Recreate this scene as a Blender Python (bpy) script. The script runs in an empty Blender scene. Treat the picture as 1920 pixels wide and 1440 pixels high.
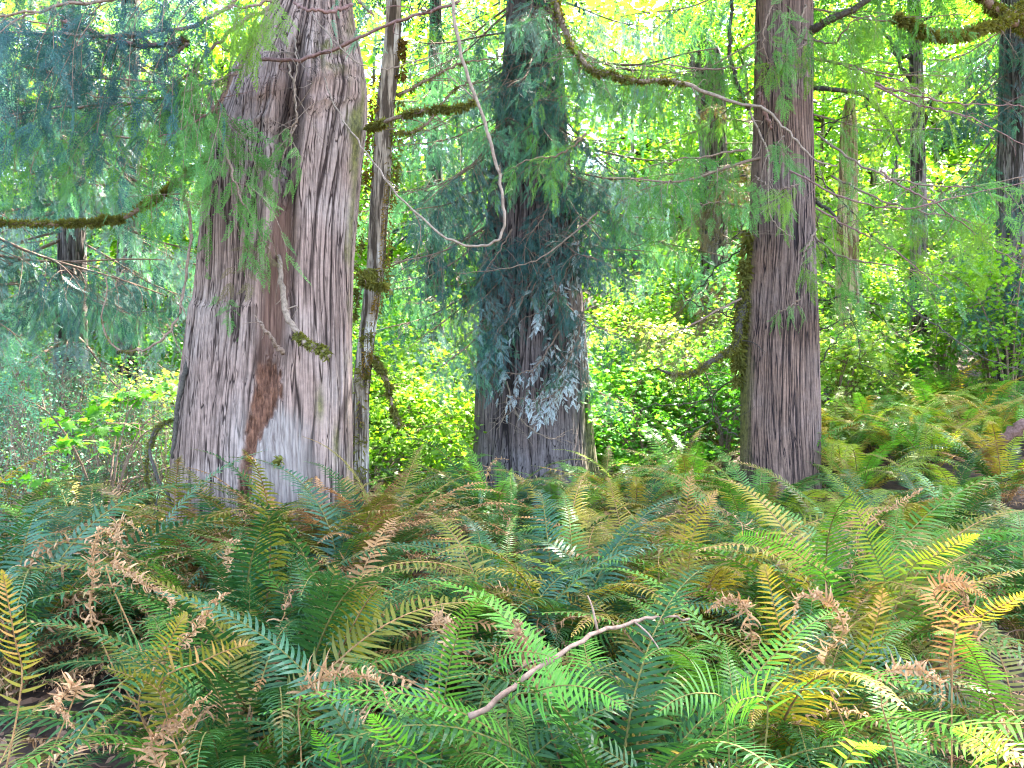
import bpy, math, random
import numpy as np

SEED = 7
R = np.random.default_rng(SEED)
rad = math.radians
sc = bpy.context.scene
COL = sc.collection

# ------------------------------------------------------------------ camera
CAMZ, F = 1.6, 1600.0
cam = bpy.data.cameras.new('camera'); cam.lens = 30; cam.sensor_width = 36; cam.clip_end = 500; cam.clip_start = 0.05
cam_o = bpy.data.objects.new('camera', cam); COL.objects.link(cam_o)
cam_o.location = (0, 0, CAMZ); cam_o.rotation_euler = (rad(90), 0, 0)
sc.camera = cam_o

def P(px, py, d):
    return np.array([(px-960)/F*d, d, CAMZ-(py-720)/F*d])
def PP(lst):
    return np.array([P(*t) for t in lst])

def sstep(a, b, x):
    t = np.clip((x-a)/(b-a), 0, 1); return t*t*(3-2*t)

def gz(x, y):
    x = np.asarray(x, float); y = np.asarray(y, float)
    b = 0.07*np.sin(.9*x+1.3)*np.cos(.8*y) + .05*np.sin(2.1*x+.5*y)
    r = (.05*np.clip(x+.5, 0, 9)+.17*np.clip(x-2.2, 0, 7))*sstep(4.5, 10.5, y)
    h = np.clip(.42*(y-19), 0, None)*sstep(17, 24, y)
    h = np.minimum(h, 16)
    return b + r + h

# ------------------------------------------------------------------ noise
_perm = np.random.default_rng(3).permutation(256)
_perm = np.concatenate([_perm, _perm, _perm])
_grad = np.random.default_rng(4).normal(size=(256, 3)); _grad /= np.linalg.norm(_grad, axis=1)[:, None]
def perlin(x, y, z):
    x, y, z = np.broadcast_arrays(x, y, z)
    xi = np.floor(x).astype(int); yi = np.floor(y).astype(int); zi = np.floor(z).astype(int)
    xf, yf, zf = x-xi, y-yi, z-zi
    u, v, w = [t*t*t*(t*(t*6-15)+10) for t in (xf, yf, zf)]
    out = 0
    for dx in (0, 1):
        for dy in (0, 1):
            for dz in (0, 1):
                h = _perm[_perm[_perm[(xi+dx) & 255] + ((yi+dy) & 255)] + ((zi+dz) & 255)]
                g = _grad[h]
                dot = g[..., 0]*(xf-dx) + g[..., 1]*(yf-dy) + g[..., 2]*(zf-dz)
                out = out + dot*(u if dx else 1-u)*(v if dy else 1-v)*(w if dz else 1-w)
    return out*1.5

# ------------------------------------------------------------------ mesh building
class MB:
    def __init__(s): s.v = []; s.n = 0; s.q = []; s.t = []; s.qm = []; s.tm = []
    def add(s, V, quads=None, tris=None, m=0):
        V = np.asarray(V, np.float32).reshape(-1, 3)
        if quads is not None and len(quads):
            s.q.append(np.asarray(quads).reshape(-1, 4)+s.n); s.qm.append(np.full(len(s.q[-1]), m))
        if tris is not None and len(tris):
            s.t.append(np.asarray(tris).reshape(-1, 3)+s.n); s.tm.append(np.full(len(s.t[-1]), m))
        s.v.append(V); s.n += len(V)
    def mesh(s, name, mats, smooth=False, attrs=None):
        V = np.concatenate(s.v)
        Q = np.concatenate(s.q) if s.q else np.zeros((0, 4), int)
        T = np.concatenate(s.t) if s.t else np.zeros((0, 3), int)
        me = bpy.data.meshes.new(name)
        me.vertices.add(len(V)); me.vertices.foreach_set('co', V.ravel())
        loops = np.concatenate([Q.ravel(), T.ravel()]).astype(np.int32)
        me.loops.add(len(loops)); me.loops.foreach_set('vertex_index', loops)
        st = np.concatenate([np.arange(len(Q))*4, len(Q)*4+np.arange(len(T))*3]).astype(np.int32)
        me.polygons.add(len(st)); me.polygons.foreach_set('loop_start', st)
        mi = np.concatenate((s.qm or [np.zeros(0)])+(s.tm or [np.zeros(0)])).astype(np.int32)
        me.polygons.foreach_set('material_index', mi)
        me.polygons.foreach_set('use_smooth', np.full(len(st), bool(smooth)))
        for m in mats: me.materials.append(m)
        if attrs:
            for k, a in attrs.items():
                at = me.attributes.new(k, 'FLOAT', 'POINT'); at.data.foreach_set('value', np.asarray(a, np.float32).ravel())
        me.update(calc_edges=True)
        return me
    def build(s, name, mats, parent=None, smooth=False, attrs=None):
        return put(name, s.mesh(name, mats, smooth, attrs), parent)

def put(name, me, parent=None, loc=None, rot=None, scale=None):
    o = bpy.data.objects.new(name, me); COL.objects.link(o)
    if parent is not None: o.parent = parent
    if loc is not None: o.location = loc
    if rot is not None: o.rotation_euler = rot
    if scale is not None: o.scale = (scale,)*3 if np.isscalar(scale) else scale
    return o

def tag(o, label=None, cat=None, group=None, kind=None):
    if label: o['label'] = label
    if cat: o['category'] = cat
    if group: o['group'] = group
    if kind: o['kind'] = kind
    return o

def empty(name, loc=(0, 0, 0), rz=0):
    o = bpy.data.objects.new(name, None); COL.objects.link(o)
    o.empty_display_size = .2; o.location = loc; o.rotation_euler = (0, 0, rz); return o

def catmull(pts, n):
    p = np.asarray(pts, float)
    if len(p) == 2: return p[0]+(p[1]-p[0])*np.linspace(0, 1, n)[:, None]
    p = np.concatenate([[2*p[0]-p[1]], p, [2*p[-1]-p[-2]]])
    k = len(p)-3
    t = np.linspace(0, k-1e-6, n); i = t.astype(int); u = (t-i)[:, None]
    a, b, c, d = p[i], p[i+1], p[i+2], p[i+3]
    return .5*(2*b+(c-a)*u+(2*a-5*b+4*c-d)*u*u+(3*b-a-3*c+d)*u**3)

def norm(v): return v/np.maximum(np.linalg.norm(v, axis=-1, keepdims=True), 1e-9)

def tube(mb, pts, r0, r1, ns=6, m=0, rough=0, rng=R, cap=True, rr=None):
    p = np.asarray(pts, float); n = len(p)
    T = norm(np.gradient(p, axis=0))
    up = np.array([.13, .21, .97]) if abs(T[:, 2]).mean() < .8 else np.array([.9, .4, .1])
    A = norm(np.cross(T, up)); B = np.cross(T, A)
    r = np.linspace(r0, r1, n) if rr is None else np.asarray(rr)
    a = np.arange(ns)/ns*2*np.pi
    rad_ = r[:, None]*(1+rough*rng.normal(size=(n, ns))) if rough else np.repeat(r[:, None], ns, 1)
    V = p[:, None]+rad_[..., None]*(np.cos(a)[None, :, None]*A[:, None]+np.sin(a)[None, :, None]*B[:, None])
    i = np.arange(n-1)[:, None]*ns; j = np.arange(ns)[None]
    q = np.stack([i+j, i+(j+1) % ns, i+ns+(j+1) % ns, i+ns+j], -1).reshape(-1, 4)
    V = V.reshape(-1, 3); tr = None
    if cap:
        V = np.concatenate([V, [p[-1]+T[-1]*r[-1]*.5], [p[0]-T[0]*r[0]*.3]]); e = n*ns; b0 = (n-1)*ns
        tr = [[b0+k, b0+(k+1) % ns, e] for k in range(ns)]+[[(k+1) % ns, k, e+1] for k in range(ns)]
    mb.add(V, q, tr, m)

def scatter(mb, tpl, Rm, Tr, S, m=0):
    """instances of a template (V, quads, tris) as one mesh. Rm (N,3,3) columns = axes"""
    V, q, t = tpl
    N = len(Tr)
    if N == 0: return
    W = np.einsum('nij,vj->nvi', Rm, V)*np.asarray(S).reshape(-1, 1, 1)+np.asarray(Tr)[:, None]
    off = (np.arange(N)*len(V))[:, None, None]
    mb.add(W.reshape(-1, 3), (q[None]+off).reshape(-1, 4) if len(q) else None, (t[None]+off).reshape(-1, 3) if len(t) else None, m)

def frames(X, Nrm):
    X = norm(X); Y = norm(np.cross(Nrm, X)); Z = np.cross(X, Y)
    return np.stack([X, Y, Z], -1)

# ------------------------------------------------------------------ materials
def nodes_of(name):
    m = bpy.data.materials.new(name); m.use_nodes = True
    nt = m.node_tree; nt.nodes.clear()
    out = nt.nodes.new('ShaderNodeOutputMaterial')
    def N(t, **kw):
        n = nt.nodes.new(t)
        for k, v in kw.items():
            if k.startswith('i_'):
                key = k[2:].replace('_', ' ')
                n.inputs[int(key) if key.isdigit() else key].default_value = v
            else: setattr(n, k, v)
        return n
    def L(a, b): nt.links.new(a, b)
    return m, nt, out, N, L

def c4(c): return (c[0], c[1], c[2], 1)

def leaf_mat(name, c1, c2, trans=None, tf=.4, rough=.45, hue=.5, nscale=3.0, spec=.4, brown=None):
    m, nt, out, N, L = nodes_of(name)
    geo = N('ShaderNodeNewGeometry'); oi = N('ShaderNodeObjectInfo'); tc = N('ShaderNodeTexCoord')
    nz = N('ShaderNodeTexNoise', i_Scale=nscale, i_Detail=3.0); L(geo.outputs['Position'], nz.inputs['Vector'])
    a = N('ShaderNodeMath', operation='MULTIPLY', i_1=.42); L(geo.outputs['Random Per Island'], a.inputs[0])
    b = N('ShaderNodeMath', operation='MULTIPLY_ADD', i_1=.3); L(oi.outputs['Random'], b.inputs[0]); L(a.outputs[0], b.inputs[2])
    c = N('ShaderNodeMath', operation='MULTIPLY_ADD', i_1=1.1); L(nz.outputs['Fac'], c.inputs[0]); L(b.outputs[0], c.inputs[2])
    mr = N('ShaderNodeMapRange', i_From_Min=.45, i_From_Max=1.35); L(c.outputs[0], mr.inputs['Value'])
    mix = N('ShaderNodeMix', data_type='RGBA'); L(mr.outputs[0], mix.inputs['Factor'])
    mix.inputs['A'].default_value = c4(c1); mix.inputs['B'].default_value = c4(c2)
    if brown:
        nb = N('ShaderNodeTexNoise', i_Scale=4.5, i_Detail=4.0, i_Roughness=.7); L(geo.outputs['Position'], nb.inputs['Vector'])
        ab = N('ShaderNodeMath', operation='MULTIPLY_ADD', i_1=.22); L(geo.outputs['Random Per Island'], ab.inputs[0])
        ln = N('ShaderNodeVectorMath', operation='LENGTH'); L(tc.outputs['Object'], ln.inputs[0])
        lm = N('ShaderNodeMapRange', i_From_Min=.45, i_From_Max=1.05, i_To_Min=-.06, i_To_Max=.13); L(ln.outputs['Value'], lm.inputs['Value'])
        a2 = N('ShaderNodeMath', operation='ADD'); L(nb.outputs['Fac'], a2.inputs[0]); L(lm.outputs[0], a2.inputs[1]); L(a2.outputs[0], ab.inputs[2])
        rb = N('ShaderNodeMapRange', i_From_Min=brown[1], i_From_Max=brown[1]+.12, i_To_Max=.9); L(ab.outputs[0], rb.inputs['Value'])
        xb = N('ShaderNodeMix', data_type='RGBA'); L(rb.outputs[0], xb.inputs['Factor']); L(mix.outputs['Result'], xb.inputs['A']); xb.inputs['B'].default_value = c4(brown[0]); mix = xb
    bs = N('ShaderNodeBsdfPrincipled', i_Roughness=rough); bs.inputs['Specular IOR Level'].default_value = spec*.5
    L(mix.outputs['Result'], bs.inputs['Base Color'])
    tr = N('ShaderNodeBsdfTranslucent')
    mt = N('ShaderNodeMix', data_type='RGBA', blend_type='MULTIPLY', i_Factor=1.0)
    k = trans or (1.9, 1.7, .5)
    L(mix.outputs['Result'], mt.inputs['A']); mt.inputs['B'].default_value = c4(k)
    L(mt.outputs['Result'], tr.inputs['Color'])
    ms = N('ShaderNodeMixShader', i_Fac=tf); L(bs.outputs[0], ms.inputs[1]); L(tr.outputs[0], ms.inputs[2])
    L(ms.outputs[0], out.inputs['Surface'])
    return m

def bark_mat(name, ridge, furrow, lichen, lich_amt=.3, bump=.6, fine=1.0, moss=True, simple=False):
    m, nt, out, N, L = nodes_of(name)
    tc = N('ShaderNodeTexCoord')
    mp = N('ShaderNodeMapping'); mp.inputs['Scale'].default_value = (1, 1, .04)
    L(tc.outputs['Object'], mp.inputs['Vector'])
    n1 = N('ShaderNodeTexNoise', i_Scale=55*fine, i_Detail=5.0, i_Roughness=.65); L(mp.outputs[0], n1.inputs['Vector'])
    n2 = N('ShaderNodeTexNoise', i_Scale=1.6, i_Detail=4.0); L(tc.outputs['Object'], n2.inputs['Vector'])
    n3 = N('ShaderNodeTexNoise', i_Scale=22.0, i_Detail=6.0, i_Roughness=.7); L(tc.outputs['Object'], n3.inputs['Vector'])
    if simple:
        mp2 = N('ShaderNodeMapping'); mp2.inputs['Scale'].default_value = (1, 1, .09); L(tc.outputs['Object'], mp2.inputs['Vector'])
        n4 = N('ShaderNodeTexNoise', i_Scale=16*fine, i_Detail=3.0); L(mp2.outputs[0], n4.inputs['Vector'])
        mr = N('ShaderNodeMapRange', i_From_Min=.42, i_From_Max=.52); L(n4.outputs['Fac'], mr.inputs['Value']); bk = mr.outputs[0]
    else:
        at = N('ShaderNodeAttribute', attribute_name='bark'); bk = at.outputs['Fac']
    mixf = N('ShaderNodeMix', data_type='RGBA'); L(bk, mixf.inputs['Factor'])
    mixf.inputs['A'].default_value = c4(furrow); mixf.inputs['B'].default_value = c4(ridge)
    # grey lichen patches on the ridges
    lm = N('ShaderNodeMapRange', i_From_Min=.45, i_From_Max=.68); L(n2.outputs['Fac'], lm.inputs['Value'])
    lm2 = N('ShaderNodeMath', operation='MULTIPLY'); L(lm.outputs[0], lm2.inputs[0]); L(bk, lm2.inputs[1])
    lm3 = N('ShaderNodeMath', operation='MULTIPLY', i_1=lich_amt); L(lm2.outputs[0], lm3.inputs[0])
    mixl = N('ShaderNodeMix', data_type='RGBA'); L(lm3.outputs[0], mixl.inputs['Factor'])
    L(mixf.outputs['Result'], mixl.inputs['A']); mixl.inputs['B'].default_value = c4(lichen)
    # thin cracks between the fibrous strips
    mpc = N('ShaderNodeMapping'); mpc.inputs['Scale'].default_value = (1, 1, .03); L(tc.outputs['Object'], mpc.inputs['Vector'])
    cks = []
    for scl, wd in ((15*fine, .022), (31*fine, .026)):
        nc = N('ShaderNodeTexNoise', i_Scale=scl, i_Detail=2.0, i_Roughness=.45, i_Distortion=.25); L(mpc.outputs[0], nc.inputs['Vector'])
        sb = N('ShaderNodeMath', operation='SUBTRACT', i_1=.5); L(nc.outputs['Fac'], sb.inputs[0])
        ab = N('ShaderNodeMath', operation='ABSOLUTE'); L(sb.outputs[0], ab.inputs[0])
        mc = N('ShaderNodeMapRange', i_From_Min=wd*.25, i_From_Max=wd); L(ab.outputs[0], mc.inputs['Value']); cks.append(mc.outputs[0])
    ck = N('ShaderNodeMath', operation='MULTIPLY'); L(cks[0], ck.inputs[0])
    ck2 = N('ShaderNodeMapRange', i_To_Min=.45); L(cks[1], ck2.inputs['Value']); L(ck2.outputs[0], ck.inputs[1])
    # fibres
    fr = N('ShaderNodeMapRange', i_From_Min=.3, i_From_Max=.7, i_To_Min=.62, i_To_Max=1.32); L(n1.outputs['Fac'], fr.inputs['Value'])
    fr3 = N('ShaderNodeMapRange', i_From_Min=.3, i_From_Max=.7, i_To_Min=.8, i_To_Max=1.2); L(n3.outputs['Fac'], fr3.inputs['Value'])
    mm = N('ShaderNodeMath', operation='MULTIPLY'); L(fr.outputs[0], mm.inputs[0]); L(fr3.outputs[0], mm.inputs[1])
    vm = N('ShaderNodeVectorMath', operation='SCALE'); L(mixl.outputs['Result'], vm.inputs[0]); L(mm.outputs[0], vm.inputs['Scale'])
    xc = N('ShaderNodeMix', data_type='RGBA'); L(ck.outputs[0], xc.inputs['Factor']); xc.inputs['A'].default_value = c4(furrow); L(vm.outputs[0], xc.inputs['B'])
    col = xc.outputs['Result']
    if not simple:
        def over(attr, color_node, prev):
            a = N('ShaderNodeAttribute', attribute_name=attr)
            x = N('ShaderNodeMix', data_type='RGBA'); L(a.outputs['Fac'], x.inputs['Factor']); L(prev, x.inputs['A']); L(color_node, x.inputs['B']); return x.outputs['Result']
        def ramp(f, ca, cb, lo=.35, hi=.65):
            r_ = N('ShaderNodeMapRange', i_From_Min=lo, i_From_Max=hi); L(f, r_.inputs['Value'])
            x = N('ShaderNodeMix', data_type='RGBA'); L(r_.outputs[0], x.inputs['Factor']); x.inputs['A'].default_value = c4(ca); x.inputs['B'].default_value = c4(cb); return x.outputs['Result']
        col = over('pale', ramp(n1.outputs['Fac'], (.10, .075, .065), (.26, .215, .185)), col)
        col = over('wood', ramp(n1.outputs['Fac'], (.065, .034, .024), (.165, .092, .066)), col)
        col = over('rot', ramp(mm.outputs[0], (.030, .013, .008), (.20, .092, .055), .5, 1.5), col)
        col = over('moss', ramp(n3.outputs['Fac'], (.035, .035, .012), (.13, .12, .03)), col)
    bs = N('ShaderNodeBsdfPrincipled', i_Roughness=.92); bs.inputs['Specular IOR Level'].default_value = .15
    L(col, bs.inputs['Base Color'])
    hs = N('ShaderNodeMath', operation='MULTIPLY_ADD', i_1=.5); L(n3.outputs['Fac'], hs.inputs[0]); L(n1.outputs['Fac'], hs.inputs[2])
    if simple:
        hs2 = N('ShaderNodeMath', operation='MULTIPLY_ADD', i_1=1.4); L(bk, hs2.inputs[0]); L(hs.outputs[0], hs2.inputs[2]); hs = hs2
    hs3 = N('ShaderNodeMath', operation='MULTIPLY_ADD', i_1=.8); L(ck.outputs[0], hs3.inputs[0]); L(hs.outputs[0], hs3.inputs[2]); hs = hs3
    bp = N('ShaderNodeBump', i_Strength=bump, i_Distance=.012); L(hs.outputs[0], bp.inputs['Height']); L(bp.outputs[0], bs.inputs['Normal'])
    L(bs.outputs[0], out.inputs['Surface'])
    return m

def plain_mat(name, c1, c2, scale=20, rough=.9, bump=.4, stretch=1.0, dist=.01):
    m, nt, out, N, L = nodes_of(name)
    tc = N('ShaderNodeTexCoord')
    n = N('ShaderNodeTexNoise', i_Scale=scale, i_Detail=6.0, i_Roughness=.65); L(tc.outputs['Object'], n.inputs['Vector'])
    r_ = N('ShaderNodeMapRange', i_From_Min=.32, i_From_Max=.68); L(n.outputs['Fac'], r_.inputs['Value'])
    x = N('ShaderNodeMix', data_type='RGBA'); L(r_.outputs[0], x.inputs['Factor']); x.inputs['A'].default_value = c4(c1); x.inputs['B'].default_value = c4(c2)
    bs = N('ShaderNodeBsdfPrincipled', i_Roughness=rough); bs.inputs['Specular IOR Level'].default_value = .2
    L(x.outputs['Result'], bs.inputs['Base Color'])
    bp = N('ShaderNodeBump', i_Strength=bump, i_Distance=dist); L(n.outputs['Fac'], bp.inputs['Height']); L(bp.outputs[0], bs.inputs['Normal'])
    L(bs.outputs[0], out.inputs['Surface'])
    return m

M = {}
M['ground'] = plain_mat('forest_soil', (.018, .012, .008), (.075, .045, .028), 9, .95, .8)
M['litter'] = leaf_mat('needle_litter', (.06, .03, .018), (.22, .12, .07), tf=.1, rough=.8)
M['bark_left'] = bark_mat('grey_cedar_bark', (.215, .142, .112), (.024, .014, .011), (.27, .225, .195), .45)
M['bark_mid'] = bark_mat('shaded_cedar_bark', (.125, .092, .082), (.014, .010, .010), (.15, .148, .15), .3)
M['bark_right'] = bark_mat('brown_cedar_bark', (.165, .100, .072), (.016, .010, .010), (.155, .13, .125), .4)
M['bark_far'] = bark_mat('distant_bark', (.15, .12, .11), (.035, .027, .024), (.22, .20, .19), .5, simple=True)
M['bark_maple'] = bark_mat('maple_bark', (.25, .19, .135), (.055, .038, .025), (.50, .46, .40), 1.0, simple=True, fine=1.4)
M['snag'] = bark_mat('weathered_snag_wood', (.36, .26, .14), (.12, .07, .035), (.42, .36, .24), .4, simple=True)
M['twig'] = plain_mat('cedar_twig_bark', (.09, .055, .035), (.22, .15, .11), 60)
M['redtwig'] = plain_mat('reddish_branch_bark', (.085, .042, .034), (.20, .115, .095), 50)
M['paletwig'] = plain_mat('pale_dead_twig', (.10, .068, .048), (.24, .175, .125), 50)
M['darktwig'] = plain_mat('dark_branch_bark', (.02, .018, .014), (.075, .06, .045), 50)  # mottled dark brown branch bark
M['stick'] = plain_mat('peeled_stick', (.10, .06, .04), (.235, .15, .105), 30)
M['moss'] = leaf_mat('golden_moss', (.055, .055, .014), (.16, .155, .036), tf=.3, rough=.9, nscale=14, spec=.1)
M['mossorange'] = leaf_mat('orange_moss', (.07, .042, .012), (.20, .125, .03), tf=.3, rough=.9, nscale=10, spec=.1)
M['fol_blue'] = leaf_mat('blue_cedar_foliage', (.007, .030, .036), (.050, .135, .115), (1.1, 1.4, .7), .25, .4)
M['fol_teal'] = leaf_mat('teal_cedar_foliage', (.040, .150, .085), (.17, .34, .22), (1.2, 1.5, .7), .35, .4)
M['fol_green'] = leaf_mat('green_cedar_foliage', (.028, .115, .024), (.13, .26, .055), (1.5, 1.6, .6), .35, .42)
M['fol_yellow'] = leaf_mat('yellow_cedar_foliage', (.055, .135, .016), (.17, .28, .036), (1.7, 1.6, .5), .42, .45)
M['fol_sunlit'] = leaf_mat('sunlit_lichen_foliage', (.26, .32, .31), (.76, .80, .79), (1, 1, .95), .25, .6)  # lichened sprays; the sunlight on them is painted in as near-white colour
M['fol_skylit'] = leaf_mat('grey_teal_foliage', (.10, .17, .16), (.22, .32, .31), (1.1, 1.3, 1), .3, .5)  # greyed paler teal stands in for overexposed sky-lit foliage
M['fol_rust'] = leaf_mat('browning_cedar_foliage', (.06, .05, .02), (.14, .11, .045), (1.3, 1.1, .6), .3, .6)
M['maple_leaf'] = leaf_mat('vine_maple_leaf', (.050, .150, .014), (.165, .285, .028), (1.6, 1.7, .45), .5, .5, nscale=.8)
M['maple_lime'] = leaf_mat('lime_maple_leaf', (.04, .15, .02), (.09, .24, .03), (1.8, 1.8, .5), .5, .5, nscale=1.2)
M['maple_pale'] = leaf_mat('pale_maple_leaf', (.10, .19, .03), (.28, .38, .07), (1.6, 1.6, .6), .45, .4, nscale=1.0, spec=1.0)
M['far_leaf'] = leaf_mat('distant_leaf', (.045, .145, .016), (.17, .29, .035), (1.6, 1.7, .5), .5, .55, nscale=.35)
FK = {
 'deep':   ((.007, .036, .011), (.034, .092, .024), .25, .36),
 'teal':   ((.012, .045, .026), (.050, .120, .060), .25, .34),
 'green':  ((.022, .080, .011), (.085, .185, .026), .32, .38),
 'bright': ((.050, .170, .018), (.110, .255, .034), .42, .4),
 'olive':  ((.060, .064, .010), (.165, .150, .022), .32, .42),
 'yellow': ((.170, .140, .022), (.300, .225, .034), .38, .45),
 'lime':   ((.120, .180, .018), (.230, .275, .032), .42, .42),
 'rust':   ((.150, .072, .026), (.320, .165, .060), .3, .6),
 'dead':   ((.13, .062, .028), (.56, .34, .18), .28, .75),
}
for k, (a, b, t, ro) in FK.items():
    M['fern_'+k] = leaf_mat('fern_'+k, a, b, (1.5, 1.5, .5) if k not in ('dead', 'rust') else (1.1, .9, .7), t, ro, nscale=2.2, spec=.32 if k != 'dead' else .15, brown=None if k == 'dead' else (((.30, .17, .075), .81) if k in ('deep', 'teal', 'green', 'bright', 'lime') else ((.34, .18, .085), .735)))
M['stem_green'] = plain_mat('fern_stem', (.05, .055, .012), (.16, .12, .03), 40)
M['stem_brown'] = plain_mat('fern_brown_stem', (.10, .05, .02), (.28, .15, .055), 40)

# ------------------------------------------------------------------ world, sun
SUN = norm(np.array([.42, .60, 1.30]))
elev = math.asin(SUN[2]); az = math.atan2(SUN[0], SUN[1])
w = bpy.data.worlds.new('World'); sc.world = w; w.use_nodes = True
nt = w.node_tree; bg = nt.nodes['Background']
sky = nt.nodes.new('ShaderNodeTexSky'); sky.sky_type = 'NISHITA'; sky.sun_disc = False
sky.sun_elevation = elev; sky.sun_rotation = az; sky.air_density = 1.0; sky.dust_density = 2.2; sky.ozone_density = 0.8
nt.links.new(sky.outputs[0], bg.inputs['Color']); bg.inputs['Strength'].default_value = .15
sl = bpy.data.lights.new('sun', 'SUN'); sl.energy = 5.0; sl.angle = rad(.5); sl.color = (1, .95, .86)
so = bpy.data.objects.new('sun', sl); COL.objects.link(so)
import mathutils
so.rotation_euler = mathutils.Vector(SUN).to_track_quat('Z', 'Y').to_euler(); so.location = (20, 10, 30)
sc.view_settings.view_transform = 'Standard'; sc.view_settings.look = 'None'
sc.view_settings.exposure = 4.25; sc.view_settings.gamma = 1
cy = sc.cycles
cy.max_bounces = 5; cy.diffuse_bounces = 2; cy.glossy_bounces = 2; cy.transmission_bounces = 4
cy.use_denoising = True
try: cy.denoiser = 'OPENIMAGEDENOISE'; cy.denoising_prefilter = 'ACCURATE'
except Exception: pass
cy.sample_clamp_indirect = 6; cy.pixel_filter_type = 'BLACKMAN_HARRIS'; cy.filter_width = 1.15

# ------------------------------------------------------------------ ground
def graded(lo, hi, fine_lo, fine_hi, st):
    a = np.arange(fine_lo, fine_hi, st)
    return np.concatenate([np.linspace(lo, fine_lo, 14)[:-1], a, np.linspace(fine_hi, hi, 14)])
gx = graded(-220, 220, -16, 18, .14); gy = graded(-60, 260, -2, 34, .14)
X, Y = np.meshgrid(gx, gy)
Z = gz(X, Y)+.04*perlin(X*1.7, Y*1.7, 0*X)+.02*perlin(X*5, Y*5, 0*X+3)
mb = MB(); nx, ny = len(gx), len(gy)
i, j = np.meshgrid(np.arange(nx-1), np.arange(ny-1)); b = (j*nx+i).ravel()
mb.add(np.stack([X, Y, Z], -1), np.stack([b, b+1, b+nx+1, b+nx], -1))
tag(mb.build('ground', [M['ground']], smooth=True), 'dark brown forest soil under the ferns', None, None, 'structure')

# litter: dead leaf bits and twigs lying on the soil (stuff)
mb = MB()
N_ = 16000
yy = 1.2+10*R.random(N_)**1.4; xx = (R.random(N_)-.5)*1.5*(yy+1.2)
nrm = norm(np.stack([R.normal(0, .5, N_), R.normal(0, .5, N_), np.ones(N_)], -1)); d = norm(R.normal(size=(N_, 3))*[1, 1, .2])
strip = (np.array([[0, -.1, 0], [.5, -.16, .1], [1, 0, 0], [.5, .16, .1], [0, .1, 0]]), np.array([[0, 1, 3, 4]]), np.array([[1, 2, 3]]))
scatter(mb, strip, frames(d, nrm), np.stack([xx, yy, gz(xx, yy)+.01+.10*R.random(N_)**2], -1), .03+.07*R.random(N_))
for k in range(260):
    y0 = 1.5+8*R.random(); x0 = (R.random()-.5)*1.4*(y0+1); a = R.random()*6.28; l = .2+.6*R.random()
    e = np.array([math.cos(a), math.sin(a), .1*R.normal()])*l; p = np.array([x0, y0, float(gz(x0, y0))+.02+.1*R.random()])
    tube(mb, catmull([p, p+e*.5+R.normal(size=3)*.03, p+e], 6), .004, .002, 4)
tag(mb.build('leaf_litter', [M['litter']]), 'brown fallen needles and twigs covering the soil', None, None, 'stuff')

# ------------------------------------------------------------------ trunks
def bark_field(th, z, r0, w=.05, h=.62, seed=0.0, twist=0.0, wav=.035):
    x = np.cos(th)*r0; y = np.sin(th)*r0
    wx = perlin(x*1.6+seed, y*1.6, z*.55)*wav*2+perlin(x*5+seed, y*5, z*2.2)*wav*.35
    t2 = th+wx/r0+twist*z
    x = np.cos(t2)*r0; y = np.sin(t2)*r0
    n1 = perlin(x/w+seed, y/w, z/h+seed); n2 = perlin(x/(w*.45)+9, y/(w*.45)+seed, z/(h*.5)); n3 = perlin(x/(w*2.2)+3, y/(w*2.2)+seed, z/(h*1.6))
    f1 = np.exp(-(n1/.085)**2); f2 = np.exp(-(n2/.11)**2); f3 = np.exp(-(n3/.035)**2)
    n4 = perlin(x/.02, y/.02, z/.05+seed)
    hgt = 1-np.clip(f1*(.75+.5*n3)+f2*.30+f3*.75, 0, 1)
    return np.clip(hgt+.1*n4, 0, 1), n3

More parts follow.
